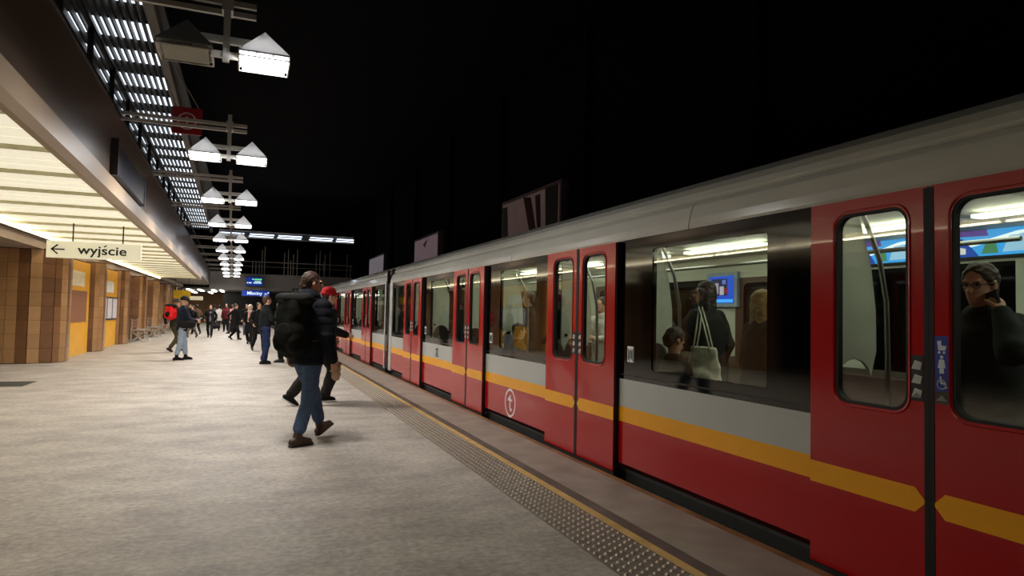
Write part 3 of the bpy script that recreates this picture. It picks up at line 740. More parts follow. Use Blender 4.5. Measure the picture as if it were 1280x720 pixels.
for si, (a, c) in enumerate(segs):
    b = MB(); b.box(XF+0.02, XF+0.06, a+0.45, c-0.45, 0.95, 1.95, M_BGLASS); obj('far_window', b, iw)
for dc in DC:
    b = MB(); b.box(XF-0.02, XF+0.02, dc-DH, dc+DH, 0.05, 1.95, mat((74, 50, 36), 0.4)); d_ = obj('far_door', b, car)
    for s in (-1, 1):
        b = MB(); b.prism(rrect(dc+s*0.37-0.22, dc+s*0.37+0.22, 0.95, 1.88, 0.08), 'x', XF-0.026, XF-0.018, M_BGLASS); obj('far_door_window', b, d_)
m_strip = emis((255, 252, 232), E_CAR)
yq = Y0+0.5
while yq < Y1-1.2:
    for X in (5.2, 3.95):
        b = MB(); b.box(X-0.06, X+0.06, yq, yq+1.35, 2.235, 2.262, m_strip); ls = obj('light_strip', b, car)
    area_light('car_light', car, (0, yq+0.67-7.8, 2.2+1.0), 0.5, P_CAR, (1, 0.97, 0.88), sizey=1.2)
    yq += 1.8
# benches, partitions, poles
M_SEAT = mat((70, 40, 34), 0.6, 0, 0.2, 14)
for si, (a, c) in enumerate(segs[1:4]):
    for (xa, xb, bx) in ((XT+0.10, XT+0.55, XT+0.10), (XF-0.50, XF-0.02, XF-0.08)):
        b = MB(); b.box(xa, xb, a+0.12, c-0.12, 0.42, 0.50, M_SEAT); b.box(bx, bx+0.06, a+0.12, c-0.12, 0.50, 0.90, M_SEAT); b.box(xa+0.05, xb-0.1, a+0.2, c-0.2, 0.05, 0.42, M_DARKM)
        o = obj('bench_seat', b, car); bevel(o, 0.02)
def partition(y):
    pts = [(3.36, 2.20), (3.56, 2.20), (3.62, 2.02), (3.70, 1.78), (3.74, 1.50), (3.745, 1.24), (3.70, 1.08)]
    for k in range(7):
        a = 0.15+k*(PI*0.86)/6; pts.append((3.56+0.14*math.cos(a), 1.06+0.13*math.sin(a)))
    pts += [(3.40, 1.02), (3.36, 1.10)]
    b = MB(); b.prism(pts, 'y', y-0.012, y+0.012, M_WHITEP); p = obj('draught_screen', b, car)
    b = MB()
    for zz in (2.06, 1.20): b.tube([(3.42, y-0.02, zz), (3.42, y+0.02, zz)], 0.02, M_BLACK, 8)
    obj('screen_bolt', b, p)
    b = MB(); b.tube([(3.50, y-0.04, 2.24), (3.62, y-0.04, 2.06), (3.74, y-0.04, 1.82), (3.80, y-0.04, 1.55), (3.81, y-0.04, 1.2), (3.81, y-0.04, 0.5), (3.81, y-0.04, 0.05)], 0.016, M_STEEL, 8); obj('curved_pole', b, car, smooth=True)
for dc in DC:
    partition(dc+DH+0.05); partition(dc-DH-0.05)
for si, (a, c) in enumerate(segs[1:4]):
    yc = (a+c)/2
    for yo in (0.45,):
        b = MB(); b.tube([(CX-0.1, yc+yo, 0.05), (CX-0.1, yc+yo, 2.31)], 0.017, M_STEEL, 8); obj('grab_pole', b, car)
    b = MB(); b.tube([(CX-0.45, a-0.6, 1.92), (CX-0.45, c+0.6, 1.92)], 0.015, M_STEEL, 8); b.tube([(CX-0.45, yc, 1.92), (CX-0.45, yc, 2.3)], 0.012, M_STEEL, 6); obj('overhead_rail', b, car)
# screens
def lcd(y0, y1, z0, z1):
    b = MB(); b.box(XF-0.06, XF-0.01, y0-0.06, y1+0.06, z0-0.05, z1+0.05, mat((150, 165, 180), 0.4)); s = obj('screen_housing', b, car)
    b = MB(); b.box(XF-0.066, XF-0.06, y0, y1, z0, z1, emis((20, 70, 190), 1.5))
    for (u0, u1, v0, v1, c, e) in ((.02, .98, .02, .14, (60, 150, 240), 1.8), (.1, .75, .28, .9, (22, 26, 70), 1.0), (.25, .4, .35, .75, (190, 170, 190), 1.2), (.45, .62, .3, .62, (210, 200, 215), 1.2), (.62, .78, .35, .55, (150, 40, 60), 1.2), (.55, .7, .7, .86, (120, 140, 230), 1.2)):
        b.box(XF-0.070, XF-0.066, y1-u1*(y1-y0), y1-u0*(y1-y0), z0+v0*(z1-z0), z0+v1*(z1-z0), emis(c, e))
    obj('screen_image', b, s, label='blue video screen')
lcd(6.80, 7.27, 1.63, 1.98)
def adscreen(y0, y1, z0, z1):
    b = MB(); b.box(XF-0.05, XF-0.01, y0-0.02, y1+0.02, z0-0.02, z1+0.02, M_BLACK); s = obj('advert_housing', b, car)
    b = MB(); b.box(XF-0.054, XF-0.05, y0, y1, z0, z1, emis((52, 150, 225), 1.5))
    Lh = y1-y0; H = z1-z0
    def poly(pts, c, e, k): b.prism([(y1-u*Lh, z0+v*H) for u, v in pts], 'x', XF-0.054-0.003*k, XF-0.0535-0.003*(k-1), emis(c, e))
    poly([(0, .0), (.28, 0), (.2, .45), (0, .4)], (20, 70, 170), 1.2, 1)
    poly([(0.05, .75), (.35, .7), (.33, 1), (.05, 1)], (90, 60, 150), 1.2, 1)
    poly([(.2, .42), (.55, .78), (1, .95), (1, .82), (.57, .66), (.22, .34)], (225, 235, 245), 1.7, 2)
    poly([(.45, .1), (.5, .65), (.62, .7), (.66, .1)], (150, 190, 225), 1.4, 2)
    poly([(.70, .08), (.72, .72), (.84, .76), (.84, .10)], (235, 110, 40), 1.7, 3)
    poly([(.30, .08), (.33, .45), (.40, .5), (.42, .08)], (70, 130, 90), 1.2, 2)
    poly([(.10, .1), (.13, .36), (.18, .3), (.18, .1)], (220, 210, 215), 1.3, 3)
    poly([(.88, .2), (.88, .6), (1, .64), (1, .2)], (240, 225, 200), 1.5, 2)
    poly([(.0, .45), (.16, .55), (.16, .66), (0, .6)], (20, 40, 80), 1.0, 3)
    obj('advert_image', b, s, label='bright blue advert screen')
adscreen(4.10, 5.0, 2.0, 2.24); adscreen(2.95, 4.06, 2.0, 2.24)
# copies down the platform
car2 = copy_tree(car); car2.location.y += 16.6
props(car2, 'second metro car, coupled behind the grey end pillar', 'train car')
car3 = copy_tree(car); car3.location.y += 33.2
props(car3, 'farthest metro car, mostly hidden behind the walking commuters', 'train car')

# ================================================================== PEOPLE
V = lambda *a: np.array(a, float)
def nrm(v): return v/max(1e-9, np.linalg.norm(v))
class Sdf:
    """smooth union of tapered capsules and ellipsoids, meshed with surface nets"""
    def __init__(s, k=0.02): s.p = []; s.k = k
    def cap(s, a, b, ra, rb, k=None):
        a, b = np.asarray(a, float), np.asarray(b, float); R = max(ra, rb)
        s.p.append((np.minimum(a, b)-R, np.maximum(a, b)+R, lambda P: Sdf._cap(P, a, b, ra, rb), k or s.k, 1)); return s
    @staticmethod
    def _cap(P, a, b, ra, rb):
        ab = b-a; L2 = max(1e-9, ab@ab); d = P-a
        t = np.clip(d@ab/L2, 0, 1)
        return np.linalg.norm(d-t[..., None]*ab, axis=-1)-(ra+(rb-ra)*t)
    def ecap(s, a, b, ra, rb, q, k=None, ux=(1, 0, 0)):
        a, b = np.asarray(a, float), np.asarray(b, float); R = max(ra, rb)
        w = nrm(b-a); u = nrm(np.asarray(ux, float)-w*(np.asarray(ux, float)@w)); v = np.cross(w, u); L = np.linalg.norm(b-a)
        def f(P):
            d = P-a; tw = d@w; t = np.clip(tw/L, 0, 1); du = d@u; dv = (d@v)/q; dw = tw-t*L
            return (np.sqrt(du*du+dv*dv+dw*dw)-(ra+(rb-ra)*t))*min(1, (1+q)/2)
        s.p.append((np.minimum(a, b)-R, np.maximum(a, b)+R, f, k or s.k, 1)); return s
    def ell(s, c, r, k=None, cut=False, rot=None):
        c = np.asarray(c, float); r = np.asarray(r, float)
        def f(P):
            d = P-c
            if rot is not None: d = d@rot
            k0 = np.linalg.norm(d/r, axis=-1); k1 = np.linalg.norm(d/(r*r), axis=-1)
            return np.where(k1 > 1e-6, k0*(k0-1)/np.maximum(k1, 1e-6), -min(r))
        s.p.append((c-max(r), c+max(r), f, k or s.k, -1 if cut else 1)); return s
    def below(s, z, up=True):
        s.p.append((None, None, (lambda P: z-P[..., 2]) if up else (lambda P: P[..., 2]-z), 0, 2)); return s
    def mesh(s, name, h, mt, wrinkle=0.0, wscale=9.0, seed=0, quilt=None):
        solids = [p for p in s.p if p[4] == 1]
        lo = np.min([p[0] for p in solids], axis=0)-3*h; hi = np.max([p[1] for p in solids], axis=0)+3*h
        n = np.ceil((hi-lo)/h).astype(int)+1
        D = np.full(n, 9.0, np.float32)
        ax = [lo[i]+h*np.arange(n[i]) for i in range(3)]
        for (a, b, f, k, op) in s.p:
            if op == 2: i0, i1 = np.zeros(3, int), n
            else:
                m = max(k, 0)+2.5*h
                i0 = np.clip(np.floor((a-m-lo)/h).astype(int), 0, n); i1 = np.clip(np.ceil((b+m-lo)/h).astype(int)+1, 0, n)
            if np.any(i1 <= i0): continue
            P = np.stack(np.meshgrid(*[ax[i][i0[i]:i1[i]] for i in range(3)], indexing='ij'), -1)
            d = f(P); sl = tuple(slice(i0[i], i1[i]) for i in range(3)); c = D[sl]
            if op == 1:
                hh = np.clip(0.5+0.5*(c-d)/k, 0, 1); D[sl] = c*(1-hh)+d*hh-k*hh*(1-hh)
            elif op == -1: D[sl] = np.maximum(c, -d)
            else: D[sl] = np.maximum(c, d)
        S = D < 0
        c8 = sum(S[i:n[0]-1+i, j:n[1]-1+j, k:n[2]-1+k].astype(np.int8) for i in (0, 1) for j in (0, 1) for k in (0, 1))
        I = np.argwhere((c8 > 0) & (c8 < 8)); idx = np.full(c8.shape, -1, np.int64); idx[tuple(I.T)] = np.arange(len(I))
        acc = np.zeros((len(I), 3)); cnt = np.zeros(len(I))
        cor = [(i, j, k) for i in (0, 1) for j in (0, 1) for k in (0, 1)]
        for a in cor:
            for axn in range(3):
                if a[axn]: continue
                b = list(a); b[axn] = 1
                d1 = D[tuple((I+np.array(a)).T)].astype(float); d2 = D[tuple((I+np.array(b)).T)].astype(float)
                m = (d1 < 0) != (d2 < 0); t = np.where(m, d1/np.where(m, d1-d2, 1), 0)
                q = np.array(a, float)[None]+t[:, None]*(np.array(b)-np.array(a))
                acc += q*m[:, None]; cnt += m
        vs = lo+h*(I+acc/np.maximum(cnt, 1)[:, None])
        fs = []
        for axn in range(3):
            o1, o2 = (axn+1) % 3, (axn+2) % 3
            sA = [slice(None)]*3; sB = [slice(None)]*3; sA[axn] = slice(0, -1); sB[axn] = slice(1, None)
            X = S[tuple(sA)] != S[tuple(sB)]; E = np.argwhere(X)
            E = E[(E[:, o1] > 0) & (E[:, o2] > 0) & (E[:, o1] < n[o1]-1) & (E[:, o2] < n[o2]-1)]
            if not len(E): continue
            q = []
            for (u, w) in ((-1, -1), (0, -1), (0, 0), (-1, 0)):
                e = E.copy(); e[:, o1] += u; e[:, o2] += w; q.append(idx[tuple(e.T)])
            q = np.stack(q, 1); flip = ~S[tuple(E.T)]
            q[flip] = q[flip][:, ::-1]; fs.append(q)
        fs = np.concatenate(fs); fs = fs[(fs >= 0).all(1)]
        me = bpy.data.meshes.new(name)
        me.from_pydata(vs.tolist(), [], fs.tolist()); me.update()
        if wrinkle or quilt:
            nn = np.empty(len(vs)*3); me.vertex_normals.foreach_get('vector', nn); nn = nn.reshape(-1, 3)
            dis = np.zeros(len(vs))
            if wrinkle: dis += np.array([mnoise.noise((p[0]*wscale+seed, p[1]*wscale, p[2]*wscale*1.6)) for p in vs])*wrinkle
            if quilt: dis += -quilt[0]*np.abs(np.sin(PI*vs[:, 2]/quilt[1]))**0.5+quilt[0]*0.5 if quilt[0] < 0 else quilt[0]*np.abs(np.sin(PI*vs[:, 2]/quilt[1]))**0.6-quilt[0]*0.5
            vs = vs+nn*dis[:, None]; me.vertices.foreach_set('co', vs.ravel()); me.update()
        me.materials.append(mt); me.polygons.foreach_set('use_smooth', [True]*len(me.polygons))
        return me

def ik(a, c, l1, l2, pole):
    d = np.linalg.norm(c-a); s = max(1.0, d/(l1+l2)*1.002); l1, l2 = l1*s, l2*s
    x = (l1*l1-l2*l2+d*d)/(2*d); hh = math.sqrt(max(1e-6, l1*l1-x*x)); w = (c-a)/d
    return a+w*x+nrm(pole-w*(pole@w))*hh
M_SKIN = mat((206, 156, 130), 0.5, 0, 0.08, 20)
M_EYE = mat((24, 20, 18), 0.2)
STAND = dict(aL=(-.10, 0.0, .08), aR=(.10, 0.02, .08), wL=(-.27, .06, .88), wR=(.27, .06, .88))
WALK = dict(aL=(-.09, .30, .09), aR=(.09, -.28, .13), pR=0.5, wL=(-.26, -.12, .92), wR=(.26, .20, .95), drop=.05)
WALK2 = dict(aL=(-.09, -.28, .13), aR=(.09, .28, .09), pL=0.5, wL=(-.26, .20, .95), wR=(.26, -.12, .92), drop=.05)
PHONE = dict(aL=(-.11, .04, .08), aR=(.10, -.03, .08), wL=(-.12, .34, 1.16), wR=(.14, .34, 1.18))
def person(label, x, y, yaw, height, pose, fit, vox=0.016, z=0.0, group=None, seed=0):
    """yaw in degrees, 0 looks along +Y; fit: colours and cut of the clothes"""
    S = height/1.8
    t = empty('person', (x, y, z), label, 'person', group, math.radians(yaw))
    g = lambda n, d=None: pose.get(n, d)
    lean = g('lean', 0.04); drop = g('drop', 0.0); hz = .93-drop
    tv = V(0, math.sin(lean), math.cos(lean)); X = V(1, 0, 0); Yf = V(0, 1, 0)
    pel = V(0, g('hip_y', 0), hz+.03); waist = pel+tv*.14; chest = pel+tv*.34; neck = pel+tv*.53
    hy = g('head', 0.0); hp = g('nod', 0.0)
    fw = V(math.sin(-hy)*math.cos(hp), math.cos(hy)*math.cos(hp), -math.sin(hp)); rt = nrm(np.cross(fw, V(0, 0, 1))); up = np.cross(rt, fw)
    hc = neck+tv*.06+V(0, .02, .115)
    H = lambda r, f, u: hc+rt*r+fw*f+up*u
    HL, HR = V(-.095, pel[1], hz), V(.095, pel[1], hz)
    AL, AR = V(*g('aL')), V(*g('aR'))
    KL, KR = ik(HL, AL, .43, .43, V(-.1, 1, 0)), ik(HR, AR, .43, .43, V(.1, 1, 0))
    SL, SR = neck-tv*.065-X*.178, neck-tv*.065+X*.178
    WL, WR = V(*g('wL')), V(*g('wR'))
    EL, ER = ik(SL, WL, .285, .27, V(*g('eL', (-.5, -1, -.3)))), ik(SR, WR, .285, .27, V(*g('eR', (.5, -1, -.3))))
    def SC_(p): return p*S
    fat = fit.get('bulk', 1.0)
    # ---- body: one continuous skin
    b = Sdf(0.018*S)
    def cap(o, a, c, ra, rb, k=None): o.cap(a*S, c*S, ra*S, rb*S, k)
    b.ecap(pel*S, chest*S, .135*S, .15*S, .66); b.ecap(chest*S, (neck-tv*.03)*S, .15*S, .07*S, .7)
    cap(b, neck-tv*.05, hc-V(0, 0, .05), .058, .052)
    for Hh, K, A in ((HL, KL, AL), (HR, KR, AR)):
        cap(b, Hh, K, .08, .055); cap(b, K, A, .052, .036)
    for Sh, E_, Wr in ((SL, EL, WL), (SR, ER, WR)):
        cap(b, Sh, E_, .05, .04); cap(b, E_, Wr, .04, .027)
    b.ell(H(0, -.012, .035)*S, V(.076, .094, .088)*S); b.ell(H(0, .02, -.035)*S, V(.058, .070, .080)*S)
    b.ell(H(0, .055, -.088)*S, V(.034, .030, .026)*S)
    cap(b, H(0, .088, .012), H(0, .112, -.026), .010, .014, .008)
    cap(b, H(-.022, .080, -.062), H(.022, .080, -.062), .010, .010, .006)
    cap(b, H(-.04, .080, .026), H(.04, .080, .026), .010, .010, .01)
    for sx in (-1, 1): b.ell(H(sx*.077, -.005, -.008)*S, V(.012, .020, .032)*S, .006)
    for sx, E_, Wr in ((-1, EL, WL), (1, ER, WR)):
        f = nrm(Wr-E_); inward = V(*g('palmL' if sx < 0 else 'palmR', (-sx, 0.15, 0))); n_ = nrm(inward-f*(inward@f))
        l_ = np.cross(f, n_); th = V(0, 1, .6)
        if l_@th < 0: l_ = -l_
        curl = g('curlL' if sx < 0 else 'curlR', .55)
        b.ecap(Wr*S, (Wr+f*.075)*S, .026*S, .037*S, .5, .012, ux=l_)
        for i, (off, ln) in enumerate(((.028, .072), (.010, .080), (-.009, .075), (-.027, .060))):
            p0 = Wr+f*.082+l_*off; d1 = nrm(f*math.cos(curl*.6)+n_*math.sin(curl*.6)); p1 = p0+d1*ln*.5
            d2 = nrm(f*math.cos(curl*1.7)+n_*math.sin(curl*1.7)); p2 = p1+d2*ln*.5
            cap(b, p0, p1, .0095, .009, .004); cap(b, p1, p2, .009, .0075, .004)
        t0 = Wr+f*.025+l_*.026; t1 = t0+nrm(f*.75+l_*.6+n_*.25)*.045; t2 = t1+nrm(f*.85+l_*.15+n_*.45)*.034
        cap(b, t0, t1, .013, .011, .006); cap(b, t1, t2, .011, .0085, .004)
    obj('body', b.mesh('body', vox, fit.get('skin', M_SKIN)), t, local=True)
    if vox <= 0.0125:
        for sx in (-1, 1):
            e = MB(); e.sphere(tuple(H(sx*.031, .083, .010)*S), .0105*S, M_EYE, 8, 6); obj('eye', e, t, local=True, smooth=True)
    cv = vox*1.15
    # ---- trousers
    lw = fit.get('leg', 1.0)
    c = Sdf(0.03*S)
    c.ecap((pel+tv*.10)*S, (pel-V(0, 0, .06))*S, .158*S*fat, .165*S*fat, .70)
    for Hh, K, A, sx in ((HL, KL, AL, -1), (HR, KR, AR, 1)):
        kn = nrm(K-A)
        cap(c, Hh, K, .098*lw, .074*lw); tl = fit.get('tlen', .06); cap(c, K, A+kn*tl, .072*lw, .062*lw)
        if fit.get('cuff'): cap(c, A+kn*(tl-.01), A+kn*(tl+.015), .066*lw, .066*lw, .005)
    obj('trousers', c.mesh('trousers', cv, fit['trousers'], 0.010, 8, seed), t, local=True)
    # ---- shoes
    for sx, A, K, pit in ((-1, AL, KL, g('pL', 0)), (1, AR, KR, g('pR', 0))):
        yawf = 0.12*sx; f = V(math.sin(yawf)*math.cos(pit), math.cos(yawf)*math.cos(pit), -math.sin(pit)); u = nrm(V(0, 0, 1)-f*f[2]); u = nrm(np.cross(np.cross(f, V(0, 0, 1)), f))
        o = Sdf(0.015*S)
        cap(o, A-f*.045-u*.035, A+f*.15-u*.048, .042, .034); cap(o, A+f*.05-u*.02, A+f*.13-u*.045, .042, .034)
        cap(o, A-u*.02, A+nrm(K-A)*fit.get('boot', .04), .046, .044)
        so = Sdf(0.01*S); so.ecap((A-f*.055-u*.068)*S, (A+f*.165-u*.070)*S, .040*S, .041*S, .35, ux=np.cross(f, u))
        sh = obj('shoe', o.mesh('shoe', cv*.8, fit.get('shoe', mat((24, 22, 22), 0.5))), t, local=True)
        if vox <= 0.017: obj('sole', so.mesh('sole', cv*.8, fit.get('sole', mat((20, 18, 17), 0.6))), sh, local=True)
    # ---- jacket or coat
    j = Sdf(0.028*S); pf = fit.get('puff', 0.0); hem = fit.get('hem', .80)
    hemp = V(0, pel[1]-.0, hem)
    j.ecap((chest)*S, hemp*S, (.185+pf)*S*fat, (.182+pf+max(0, .8-hem)*.10)*S*fat, .72)
    j.ecap(chest*S, (neck-tv*.06)*S, (.18+pf)*S*fat, .13*S, .68)
    for Sh, E_, Wr in ((SL, EL, WL), (SR, ER, WR)):
        f = nrm(Wr-E_)
        cap(j, Sh, E_, .068+pf*.8, .060+pf*.8); cap(j, E_, Wr-f*.015, .060+pf*.8, .045+pf*.4)
    j.ell((neck+V(0, .005, .0))*S, V(.085, .085, .055)*S)
    j.below((hem-.02)*S)
    if fit.get('collar'): cap(j, neck+V(0, -.03, .03), neck+V(0, .03, .02), .09, .085)
    if fit.get('hooddown'): j.ell((neck+V(0, -.085, .035))*S, V(.125, .085, .075)*S); j.ell((neck+V(0, -.03, .045))*S, V(.115, .10, .05)*S)
    if fit.get('open_front'): pass
    jo = obj('jacket', j.mesh('jacket', cv, fit['jacket'], 0.012, 7, seed+3, fit.get('quilt')), t, local=True)
    if fit.get('front'):
        o = Sdf(.02); o.ecap((chest+V(0, .10, .08))*S, (hemp+V(0, .112, .06))*S, .055*S, .06*S, .6); obj('shirt_front', o.mesh('shirt_front', cv, fit['front']), jo, local=True)
    # ---- head wear
    hair = fit.get('hair')
    if hair is not None:
        o = Sdf(.012*S); o.ell(H(0, -.020, .042)*S, V(.083, .101, .090)*S)
        o.ell(H(0, -.065, -.02)*S, V(.070, .052, .075)*S)
        for sx in (-1, 1): cap(o, H(sx*.072, .02, .03), H(sx*.074, .012, -.005), .014, .008)
        if fit.get('long'):
            for sx in (-1, 0, 1): cap(o, H(sx*.05, -.06, 0), H(sx*.075, -.075+.02*abs(sx), -fit['long']), .045, .035)
            for sx in (-1, 1): cap(o, H(sx*.075, -.01, .02), H(sx*.085, .01, -fit['long']*.8), .026, .022)
        if fit.get('bun'): o.ell(H(0, -.135, .01)*S, V(.045, .045, .05)*S)
        o.ell(H(0, .105, -.012)*S, V(.070, .085, .102)*S, cut=True)
        obj('hair', o.mesh('hair', max(.006, vox*.8), hair, .006, 30, seed), t, local=True)
    hat = fit.get('hat')
    if hat is not None:
        o = Sdf(.012*S); o.ell(H(0, -.016, .060)*S, V(.092, .110, .092)*S); o.below((H(0, 0, .02)*S)[2])
        for k in range(14):
            a0, a1 = 2*PI*k/14, 2*PI*(k+1)/14
            cap(o, H(.086*math.sin(a0), -.014+.102*math.cos(a0), .040), H(.086*math.sin(a1), -.014+.102*math.cos(a1), .040), .018, .018)
        if fit.get('brim'): o.ell(H(0, .10, .035)*S, V(.07, .075, .012)*S)
        if fit.get('pom'): o.ell(H(0, -.02, .165)*S, V(.035, .035, .035)*S)
        obj('hat', o.mesh('hat', vox*.8, hat, .004, 20, seed), t, local=True)
    hood = fit.get('hood')
    if hood is not None:
        o = Sdf(.015*S); o.ell(H(0, -.02, .02)*S, V(.108, .118, .130)*S); cap(o, neck+V(0, -.02, .02), neck+V(0, .04, .01), .10, .09)
        o.ell(H(0, .115, -.02)*S, V(.066, .095, .095)*S, cut=True); obj('hood', o.mesh('hood', vox, hood, .008, 14, seed), t, local=True)
    if fit.get('scarf') is not None:
        o = Sdf(.02*S); cap(o, neck+V(-.05, .03, .02), neck+V(.05, .03, .02), .07, .07); cap(o, neck+V(.02, .10, -.02), neck+V(.03, .15, -.42), .045, .05)
        obj('scarf', o.mesh('scarf', vox, fit['scarf'], .01, 14, seed), t, local=True)
    t['_joint'] = 0; del t['_joint']
    info = dict(S=S, WL=WL*S, WR=WR*S, EL=EL*S, ER=ER*S, neck=neck*S, chest=chest*S, hc=hc*S, yaw=math.radians(yaw), loc=V(x, y, z), SL=SL*S, SR=SR*S, fw=fw, root=t)
    return info
def P2W(i, p):
    c, s = math.cos(i['yaw']), math.sin(i['yaw']); p = np.asarray(p, float)
    return i['loc']+V(c*p[0]-s*p[1], s*p[0]+c*p[1], p[2])
def cloth(rgb, r=0.85): return mat(rgb, r, 0, 0.18, 25, 0.25, 120, spec=0.2)
C_NAVY = cloth((18, 20, 28), 0.8); C_BLACK = cloth((20, 20, 21), 0.8); C_JEAN = cloth((70, 88, 116)); C_JEAN2 = cloth((32, 44, 76)); C_LJEAN = cloth((150, 164, 182))
C_GREY = cloth((62, 62, 62)); C_OLIVE = cloth((66, 62, 46)); C_RED = cloth((170, 24, 30)); C_MAROON = cloth((88, 28, 34)); C_WHITE = cloth((205, 200, 190)); C_BROWN = cloth((84, 62, 46)); C_PINK = cloth((206, 160, 150)); C_PURP = cloth((60, 50, 72))
H_BROWN = mat((60, 38, 24), 0.6, 0, 0.3, 40, 0.4, 150); H_DARK = mat((28, 20, 16), 0.55, 0, 0.3, 40, 0.4, 150); H_BLOND = mat((150, 112, 70), 0.55, 0, 0.3, 40, 0.4, 150)

def backpack(i, label, m_main, w=.30, h=.50, d=.19, zo=-.02, detail=True):
    """worn on the back of person i"""
    S = i['S']; base = P2W(i, i['chest']+V(0, -.20*S, zo*S-h/2))
    t = empty('backpack', tuple(base), label, 'backpack', None, i['yaw'])
    o = Sdf(.03); r = .07
    for sx in (-1, 1):
        o.cap(V(sx*(w/2-r), -d/2+.03, r), V(sx*(w/2-r)*.88, -d/2+.05, h-r), r, r*.85, .05)
        o.cap(V(sx*(w/2-r), d/2-.06, r), V(sx*(w/2-r)*.88, d/2-.06, h-r), r, r*.85, .05)
    o.ecap(V(0, -.01, .10), V(0, -.01, h-.10), w/2-.01, w/2-.03, (d/w)*1.02, .05)
    obj('bag', o.mesh('bag', .012, m_main, .016, 7, 2), t, local=True)
    o = Sdf(.015); o.ecap(V(-w/2+.04, -.01, h-.02), V(w/2-.04, -.01, h-.02), .10, .10, .62, ux=(0, 1, 0)); obj('top_flap', o.mesh('top_flap', .012, mat((24, 24, 22), 0.85, spec=0.2), .006, 14, 4), t, local=True)
    o = Sdf(.02); o.ell(V(0, -d/2-.02, h*.33), V(w*.34, .040, h*.20)); obj('front_pocket', o.mesh('front_pocket', .012, mat((20, 21, 17), 0.9, spec=0.15), .005, 14, 5), t, local=True)
    if detail:
        b = MB(); b.tube([(-.04, 0, h+.03), (-.03, 0, h+.085), (.03, 0, h+.085), (.04, 0, h+.03)], .009, M_BLACK, 6); obj('grab_handle', b, t, local=True)
        for sx in (-1, 1):
            sh = (i['SR'] if sx > 0 else i['SL'])-(i['chest']+V(0, -.20*S, zo*S-h/2))
            b = MB(); pts = [(sx*.10, d/2-.03, h-.03), (sx*.115, sh[1]-.05, sh[2]+.075), (sx*.125, sh[1]+.06, sh[2]+.055), (sx*.13, sh[1]+.145, sh[2]-.10), (sx*.15, sh[1]+.13, sh[2]-.25), (sx*.205, sh[1]+.02, sh[2]-.34), (sx*.16, d/2-.02, .12)]
            P = [Vector(p) for p in pts]; Q = []
            for a in range(len(P)-1):
                p0, p1, p2, p3 = P[max(a-1, 0)], P[a], P[a+1], P[min(a+2, len(P)-1)]
                for q in range(5):
                    u = q/5; Q.append(0.5*((2*p1)+(p2-p0)*u+(2*p0-5*p1+4*p2-p3)*u*u+(3*p1-p0-3*p2+p3)*u**3))
            Q.append(P[-1]); b.tube(Q, .017, mat((26, 26, 26), 0.6), 6); obj('shoulder_strap', b, t, local=True, smooth=True)
    return t

# --- man with the black backpack, striding towards the train
pm = dict(aR=(.10, -.20, .085), aL=(-.11, .34, .115), pL=-.36, drop=.015, wR=(.275, .09, .86), wL=(-.27, .0, .90), eR=(.7, -1, 0), lean=.04, head=-.45, nod=.05, curlR=.9, palmR=(-1, .3, 0))
man = person('man in dark hooded puffer jacket, jeans and brown boots, walking with a black backpack', 0.63, 7.50, -50, 1.87, pm,
    dict(jacket=C_NAVY, trousers=C_JEAN, shoe=mat((62, 40, 30), 0.5, 0, 0.2, 20), sole=mat((40, 26, 20), 0.6), boot=.13, tlen=.115, hair=H_BROWN, hooddown=True, collar=True, puff=.022, hem=.83, quilt=(.006, .085), cuff=True, leg=1.02), .008, seed=1)
backpack(man, 'black backpack with dark straps worn by the man in brown boots', mat((18, 19, 15), 0.9, 0, 0.2, 15, 0.2, 100, spec=0.15), .36, .58, .23, -.06)
# paper bag in his right hand
wp = P2W(man, man['WR']); f = nrm(man['WR']-man['ER'])
pb_ = P2W(man, man['WR']+f*.13+V(-.01, .03, 0))
t = empty('paper_bag', tuple(pb_), 'crumpled pale paper bag held in the right hand of the man in brown boots', 'paper bag', None, man['yaw'])
o = Sdf(.02); o.ell(V(0, 0, -.03), V(.045, .05, .07)); o.cap(V(0, .0, .02), V(0, .02, .06), .035, .02); obj('bag', o.mesh('bag', .008, mat((196, 160, 136), 0.7, 0, 0.1, 20), .012, 22, 3), t, local=True)
o = Sdf(.01); o.cap(V(0, .02, .055), V(0, .04, .075), .018, .026); obj('twisted_top', o.mesh('twisted_top', .008, mat((186, 150, 126), 0.7), .008, 40, 1), t, local=True)

# --- walker with red hat beyond him
person('walker in red hat and black coat with wide dark trousers, beside the backpack man', 1.14, 10.65, -80, 1.86, dict(aL=(-.10, .06, .08), aR=(.10, -.50, .13), pR=.55, drop=.07, wL=(-.26, .2, .95), wR=(.26, .26, 1.02), lean=.08),
    dict(jacket=C_BLACK, trousers=cloth((34, 31, 29)), leg=1.28, shoe=C_BLACK, sole=M_WHITE, hat=C_RED, brim=True, hair=H_DARK, hem=.70, puff=.02), .0125, seed=4)
